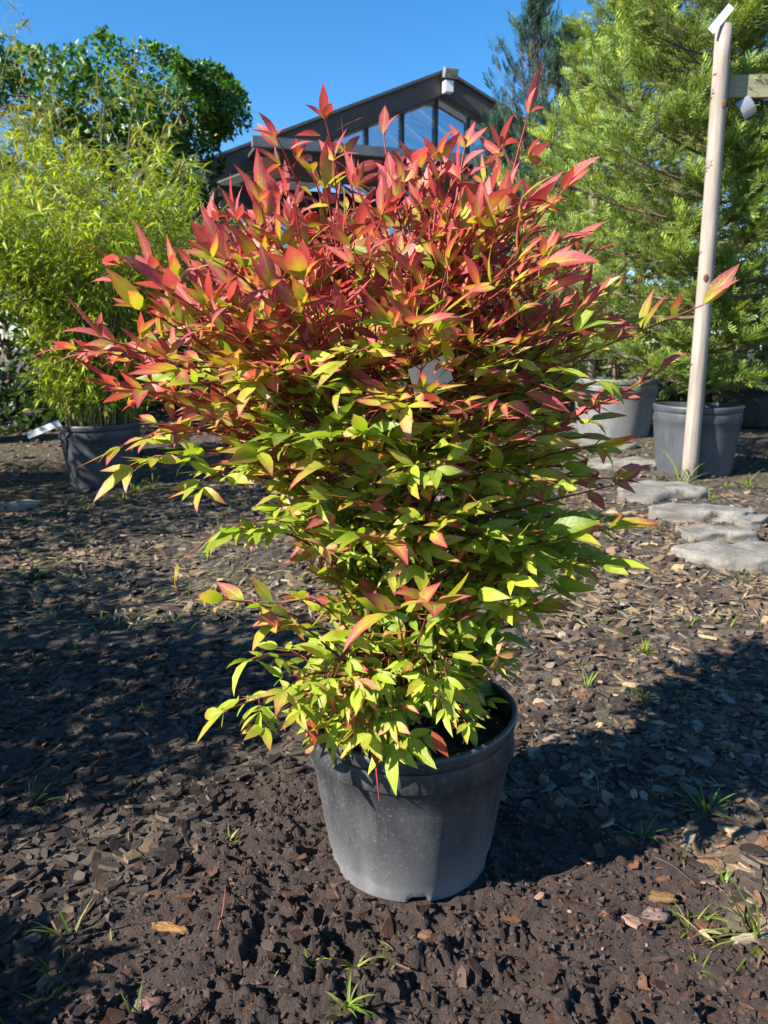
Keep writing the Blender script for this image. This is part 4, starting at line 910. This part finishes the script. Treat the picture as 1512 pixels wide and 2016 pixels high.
def strap(name, pxa, pxb, Yd, wd, mat, label, cat, curl=.0):
    a_ = at(*pxa, Yd); b_ = at(*pxb, Yd); c_ = (a_ + b_) / 2; d_ = nrm(b_ - a_); v_ = nrm(np.cross(d_, [0, 1, 0])); nrm_ = np.cross(d_, v_)
    mb = MB(); n_ = 7; L_ = np.linalg.norm(b_ - a_); pts = []
    for i_ in range(n_):
        t_ = i_ / (n_ - 1); q_ = a_ + (b_ - a_) * t_ + np.array([0, -1, 0]) * curl * L_ * math.sin(t_ * math.pi); 
        for s_ in (-1, 1):
            for h_ in (-1, 1): pts.append(q_ + v_ * wd / 2 * s_ + np.array([0, .0012, 0]) * h_)
    fs = []
    for i_ in range(n_ - 1):
        k = i_ * 4; fs += [(k, k + 4, k + 6, k + 2), (k + 1, k + 3, k + 7, k + 5), (k, k + 1, k + 5, k + 4), (k + 2, k + 6, k + 7, k + 3)]
    fs += [(0, 2, 3, 1), (n_ * 4 - 4, n_ * 4 - 3, n_ * 4 - 1, n_ * 4 - 2)]
    mb.add(pts, fs); return tag(mb.build(name, mat, None, loc=c_), label, cat)
strap('plant_tag', (1399, 62), (1440, 12), g[1] - .05, .045, M['white_tag'], 'white plastic strip label sticking up at the top of the round post', 'label')
strap('plant_tag', (1272, 366), (1292, 394), pb[1] - .95, .035, M['white_tag'], 'small white label hanging in the conifer left of the round post', 'label', .1)
strap('plant_tag', (54, 858), (118, 832), bx[1] - .27, .04, M['white_tag'], 'white strip label stuck in the rim of the bamboo pot', 'label')
strap('foil_tag', (1460, 196), (1478, 228), g[1] + .04, .09, M['metal'], 'crumpled silver foil tag hanging under the wooden rail', 'foil', .15)

# ------------------------------------------------------------------ grass tufts and weeds
def tuft_mesh(nb, h, spread, color, seed, wide=.0022):
    r2 = np.random.default_rng(seed); a = r2.random(nb) * 6.283; p = np.stack([np.cos(a), np.sin(a), np.zeros(nb)], -1) * (r2.random((nb, 1)) * spread * .18); p[:, 2] = -.006
    el = .45 + 1.0 * r2.random(nb); a2 = a + r2.normal(0, .5, nb); d = np.stack([np.cos(a2) * np.cos(el), np.sin(a2) * np.cos(el), np.sin(el)], -1)
    L_ = h * (.45 + .6 * r2.random(nb)); nr = np.stack([-np.cos(a2) * np.sin(el), -np.sin(a2) * np.sin(el), np.cos(el)], -1)
    V, q_ = leaves_np(p, d, nr, L_, np.full(nb, wide) * (.7 + .6 * r2.random(nb)) * 2, r2.normal(.9, .35, nb), np.full(nb, .3), ST=np.array([0, .2, .45, .75, 1]), WP=np.array([.8, 1, .9, .55, .03]))
    cl = np.array(color)[None] * (.6 + .7 * r2.random((nb, 1))); dry = r2.random(nb) < .12; cl[dry] = [.34, .28, .12]
    nv = V.shape[1]; return mesh_np('grass_tuft', V.reshape(-1, 3), leaf_faces(nb, q_, nv), M['grass'], np.repeat(cl, nv, 0), True)
LG = (.17, .24, .03); DG = (.07, .13, .02)
tufts = [
 (1232, 1250, 22, .065, LG, 'yellow-green tuft on bark, the farther of two touching tufts right of the shrub'),
 (1268, 1285, 30, .075, LG, 'dense yellow-green tuft on bark, the nearer of two touching tufts right of the shrub'),
 (1155, 1352, 16, .065, LG, 'small pale green tuft on sunlit bark beside the pot rim'),
 (1265, 1378, 24, .075, LG, 'bushy green tuft on bark between the pot and the dense yellow-green pair'),
 (1150, 1310, 9, .05, LG, None), (1345, 1390, 8, .05, DG, None),
 (1388, 1600, 22, .09, DG, 'spiky star-shaped green tuft alone on shaded bark right of the pot'),
 (1265, 1650, 12, .06, DG, 'small dark tuft at the edge of the pot shadow'),
 (1345, 1690, 7, .05, DG, None),
 (1498, 1840, 36, .12, LG, 'largest bright green tuft, upright beside the pale wood sliver'),
 (1360, 1808, 18, .075, LG, 'bright green tuft beside the pale yellow dry leaf'),
 (1375, 1905, 10, .035, LG, 'very low green tuft on pebbly bark below the dry leaf'), (1425, 1740, 7, .045, LG, None),
 (700, 1900, 12, .045, LG, 'sparser of two thin yellowish tufts side by side on wet soil before the pot'),
 (782, 1890, 16, .045, LG, 'fuller of two thin yellowish tufts side by side on wet soil before the pot'),
 (600, 1898, 6, .045, LG, None), (525, 1945, 7, .045, LG, None), (450, 1655, 9, .045, LG, 'wispy tuft on wet soil beside the pot near the shade edge'),
 (680, 2005, 16, .055, LG, 'low bright tuft on wet soil, the one farthest in front of the pot'),
 (140, 1850, 10, .085, DG, 'long-bladed green tuft in shaded bark near the orange wood chip'),
 (110, 1925, 9, .05, DG, None), (85, 1975, 8, .06, DG, None), (215, 1855, 6, .03, DG, None), (30, 2010, 8, .06, DG, None),
 (260, 1990, 4, .05, DG, 'single pair of blades beside the pink pebble'),
 (270, 1400, 12, .06, DG, 'leaning green tuft in the deepest shade left of the lime sprays'),
 (60, 1590, 10, .07, DG, None), (160, 1480, 6, .05, DG, None), (65, 1300, 10, .07, DG, None), (150, 1280, 8, .06, DG, None),
 (70, 1140, 24, .10, LG, 'full green tuft on littered earth at the edge of the shade'),
 (115, 1150, 14, .06, LG, 'short yellow tuft next to the full tuft on littered earth'),
 (228, 1100, 10, .06, LG, None), (390, 1120, 9, .05, LG, None), (310, 1040, 10, .06, LG, None), (350, 1010, 10, .06, LG, None),
 (60, 1030, 14, .09, LG, 'leafy tuft beside the dark grey stone near the bamboo pot'),
 (262, 972, 26, .19, LG, 'tallest grass tuft at the foot of the bamboo pot'),
 (168, 1005, 18, .11, LG, 'spreading tuft in front of the bamboo pot'),
 (240, 985, 14, .14, LG, 'medium tuft against the right foot of the bamboo pot'), (300, 960, 14, .14, LG, 'arching tuft to the right of the bamboo pot'),
 (1470, 960, 18, .18, LG, 'tall tuft against the right side of the blue-grey pot'), (1425, 960, 14, .13, LG, 'tuft at the front foot of the blue-grey pot'),
 (1400, 985, 10, .10, LG, 'small tuft on bark between the blue-grey pot and the edging stones'),
 (1190, 880, 16, .11, LG, 'tuft at the front foot of the pale grey pot'), (1290, 872, 16, .11, LG, 'tuft beside the right foot of the pale grey pot'), (1150, 868, 14, .1, LG, 'tuft at the left foot of the pale grey pot'),
 (1460, 1140, 18, .09, LG, 'tuft growing against the large rounded edging stone'), (1340, 955, 8, .35, LG, 'very long thin blades leaning up beside the round post')]
sd = 100
def tuft_place(px, py):
    if py < 1200 and px < 500: return 'small grass tuft on littered earth between the bamboo pot and the shade'
    if px > 1000: return 'few thin blades sprouting from bark right of the pot'
    if px > 480: return 'few thin blades sprouting from wet soil in front of the pot'
    return 'few thin green blades in the shaded bark left of the pot'
for (px, py, nb, h, colr, lb) in tufts:
    sd += 1; g0 = ground_at(px, py); z_ = float(full_h(g0[0], g0[1]))
    o = link('grass_tuft', tuft_mesh(nb, h, h, colr, sd, .0016 + h * .012), None, (g0[0], g0[1], z_)); tag(o, lb or tuft_place(px, py), 'grass', 'grass tufts in the bark and soil')
# thin ground cover of seedlings and blades farther back
n = 5200; y = 2.5 + 5.5 * rng.random(n); x = (rng.random(n) * 2 - 1) * (y * .6)
k = (vnoise(x * 1.7, y * 1.7, 41) > .56 - .12 * (x < -.2) * (y < 4.8)); x, y = x[k], y[k]; n = len(x)
a = rng.random(n) * 6.283; el = .5 + rng.random(n); d = np.stack([np.cos(a) * np.cos(el), np.sin(a) * np.cos(el), np.sin(el)], -1); nr = np.stack([-np.cos(a) * np.sin(el), -np.sin(a) * np.sin(el), np.cos(el)], -1)
L_ = .025 + .06 * rng.random(n) ** 1.6
V, q_ = leaves_np(np.stack([x, y, full_h(x, y) - .004], -1), d, nr, L_, .004 + .003 * rng.random(n), rng.normal(.8, .3, n), np.full(n, .2), ST=ST4, WP=np.array([.8, 1, .7, .04]))
cl = np.array(LG)[None] * (.5 + .8 * rng.random((n, 1)))
tag(link('weed_grass', mesh_np('weed_grass', V.reshape(-1, 3), leaf_faces(n, q_, V.shape[1]), M['grass'], np.repeat(cl, V.shape[1], 0), True)), 'thin scattered grass blades growing through the bark', 'grass', kind='stuff')

# ------------------------------------------------------------------ small things on the ground
def pebble(px, py, sx, sy, sz, yaw, c1, c2, name, label, cat, seed, rough=.5, lift=.3):
    g0 = ground_at(px, py); z_ = float(full_h(g0[0], g0[1])); r2 = np.random.default_rng(seed); ph = r2.random(6) * 6.28; nu, nv_ = 22, 12; Vs = []
    for iv in range(nv_ + 1):
        t_ = math.pi * iv / nv_
        for iu in range(nu):
            a = 2 * math.pi * iu / nu; q_ = np.array([math.sin(t_) * math.cos(a), math.sin(t_) * math.sin(a), math.cos(t_)])
            q_ = q_ * (np.abs(q_) ** 2.6).sum() ** (-1 / 2.6) * (1 + .03 * math.sin(2 * a + ph[0]) + .06 * math.sin(3 * a + ph[1]) + .05 * math.sin(5 * a + ph[2])); Vs.append(q_ * [sx, sy, sz])
    Fq = [(iv * nu + iu, (iv + 1) * nu + iu, (iv + 1) * nu + (iu + 1) % nu, iv * nu + (iu + 1) % nu) for iv in range(nv_) for iu in range(nu)]
    o = link(name, mesh_np(name, np.array(Vs), Fq, simple(name + '_surface', c1, c2, 60, rough, .3, .003), smooth=True), None, (g0[0], g0[1], z_ + sz * lift)); o.rotation_euler = (0, 0, yaw); return tag(o, label, cat)
def flake(px, py, sx, sy, sz, yaw, c1, c2, name, label, cat, seed, tilt=.12):
    g0 = ground_at(px, py); r2 = np.random.default_rng(seed); K_ = 16; a = np.arange(K_) * 2 * math.pi / K_
    rr_ = ((np.abs(np.cos(a)) ** 4 + np.abs(np.sin(a)) ** 4) ** -.25) * (1 + r2.normal(0, .13, K_)); o2 = np.stack([rr_ * np.cos(a) * sx, rr_ * np.sin(a) * sy], -1)
    lay = [np.c_[o2 * .97, -sz * np.ones(K_)], np.c_[o2, np.zeros(K_)], np.c_[o2 * .9, sz * (.8 + r2.normal(0, .25, K_))], np.c_[o2 * .45, sz * (1 + r2.normal(0, .3, K_))], np.array([[0, 0, sz]])]
    V = np.concatenate(lay); fs = [(i_ * K_ + j, i_ * K_ + (j + 1) % K_, (i_ + 1) * K_ + (j + 1) % K_, (i_ + 1) * K_ + j) for i_ in range(3) for j in range(K_)] + [(3 * K_ + j, 3 * K_ + (j + 1) % K_, 4 * K_) for j in range(K_)]
    hh = float(full_h(g0[0], g0[1])); o = link(name, mesh_np(name, V, fs, woodmat(name + '_grain', c1, c2, (25, 160, 60)) if 'wood' in cat else simple(name + '_surface', c1, c2, 90, .6, .6, .004), smooth='wood' not in cat), None, (g0[0], g0[1], hh + sz * .9)); o.rotation_euler = (tilt, -tilt * .6, yaw); return tag(o, label, cat)
def stick(pa, pb_, r, c, name, label):
    a_ = ground_at(*pa); b_ = ground_at(*pb_); P = np.stack([a_ + (b_ - a_) * t_ for t_ in np.linspace(0, 1, 9)]); P[:, 2] = full_h(P[:, 0], P[:, 1]); P[:, 2] = np.interp(np.linspace(0, 1, 9), [0, .5, 1], [P[0, 2], max(P[:, 2].max(), P[4, 2]), P[-1, 2]]) + r + .003; P[:, 0] += .003 * np.sin(np.linspace(0, 5, 9))
    V, f_ = tube_np([P - P[0]], [np.linspace(r, r * .6, 9)], 6); return tag(link(name, mesh_np(name, V, f_, simple(name + '_bark', tuple(.7 * v for v in c), c, 50, .6, .2, .001), smooth=True), None, tuple(P[0])), label, 'twig')
pebble(288, 1955, .025, .017, .011, .2, (.11, .05, .042), (.2, .10, .085), 'pink_pebble', 'smooth reddish pink pebble half sunk in dark bark', 'pebble', 1, .5)
flake(335, 1832, .034, .008, .0032, -.25, (.11, .05, .012), (.34, .17, .04), 'wood_splinter', 'orange-yellow broken wood chip lying in the shaded bark', 'wood chip', 2)
flake(1290, 1795, .022, .015, .007, -.1, (.12, .075, .062), (.2, .135, .11), 'flat_stone', 'flat pinkish brown stone on the wet soil', 'stone', 3)
flake(1305, 1762, .022, .011, .004, -.4, (.10, .05, .015), (.18, .095, .03), 'bark_flake', 'amber brown bark flake beside the flat pinkish stone', 'bark', 4)
pebble(1108, 1255, .018, .014, .015, .3, (.20, .17, .13), (.3, .27, .21), 'tan_pebble', 'rounded tan pebble on the bark right of the shrub', 'pebble', 5, .7)
pebble(1062, 1388, .018, .012, .012, -.3, (.2, .16, .10), (.32, .27, .18), 'tan_pebble', 'pale tan pebble on the soil close to the pot rim', 'pebble', 6, .7)
flake(830, 1822, .020, .012, .004, -.6, (.06, .028, .016), (.12, .055, .028), 'bark_flake', 'reddish brown bark flake in wet soil in front of the pot', 'bark', 7, .25)
flake(1480, 1850, .032, .008, .005, .1, (.22, .17, .11), (.34, .27, .18), 'wood_splinter', 'pale weathered wood sliver beside the bright grass tuft', 'wood chip', 8)
stick((430, 1855), (452, 1745), .0016, (.28, .10, .05), 'twig', 'thin red-brown twig lying on sunlit wet soil left of the pot')
stick((1170, 1530), (1182, 1580), .0012, (.3, .25, .16), 'twig', 'thin pale curved twig in the shade right of the pot')
stick((1290, 1690), (1370, 1740), .0016, (.06, .04, .03), 'twig', 'dark straight twig on the bark right of the wet soil')
# fallen willow-shaped dry leaf
g0 = ground_at(1375, 1830); z_ = float(full_h(g0[0], g0[1])) + .012
pp = np.array([[0, 0, 0], [0, 0, 0], [0, 0, 0.]]); V, q_ = leaves_np(pp, np.array([[.9, -.1, .05], [.4, -.55, .05], [-.5, 1.0, .1]]), np.array([[0, 0, 1.], [0, -.3, 1.], [0, 0, 1.]]), np.array([.045, .03, .06]), np.array([.010, .008, .0022]), np.array([.3, .3, .2]), np.array([.3, .3, .2]))
tag(link('fallen_leaf', mesh_np('fallen_leaf', V.reshape(-1, 3), leaf_faces(3, q_, V.shape[1]), M['grass'], np.tile([.55, .46, .22], (V.shape[1] * 3, 1)), True), None, (g0[0], g0[1], z_)), 'pale yellow dry leaf lying beside the bright grass at the bark edge', 'leaf')

# ------------------------------------------------------------------ leafy shrubs that throw the shade on the bark
def shade_bush(label, base, hgt, rad, n_, seed, z0=.35):
    r2 = np.random.default_rng(seed); e = empty('shade_shrub', base, label, 'shrub', 'leafy shrubs that shade the bark')
    d_ = rand_dir(n_); rr_ = r2.random(n_) ** .33; P = np.array(base) + np.array([0, 0, z0 + (hgt - z0) / 2]) + d_ * rr_[:, None] * np.array([rad, rad, (hgt - z0) / 2])
    L_ = .05 + .04 * r2.random(n_); foliage('crown', P, rand_dir(n_), rand_dir(n_), L_, L_ * .5, np.full(n_, .3), np.full(n_, .2), np.array([[.05, .11, .02]]) * (.6 + .7 * r2.random((n_, 1))), M['hedge_leaf'], e)
    T = np.stack([[.02 * math.sin(6 * t_), 0, t_ * hgt * .6] for t_ in np.linspace(0, 1, 6)]); V, f_ = tube_np([T], [np.linspace(.025, .012, 6)], 7); link('trunk', mesh_np('trunk', V, f_, M['bark'], smooth=True), e); return e
shade_bush('rounded leafy green shrub whose shade falls on the bark beside the pot', (-2.45, 1.2, 0.), 1.7, .68, 6000, 51, .05)
shade_bush('lowest leafy green shrub, shading bark near the orange wood chip', (-1.5, .52, 0.), .72, .28, 2500, 52, .05)
shade_bush('leafy green shrub between the rounded shrub and the broad shrub', (-3.35, 1.75, 0.), 1.85, .6, 5000, 54, .05)
shade_bush('tallest leafy green shrub, behind the broad shrub by the bamboo', (-4.9, 4.0, 0.), 2.7, .9, 5000, 55, .05)
shade_bush('broad leafy green shrub shading the ground by the bamboo pot', (-3.7, 3.3, 0.), 2.4, .95, 6000, 53, .05)
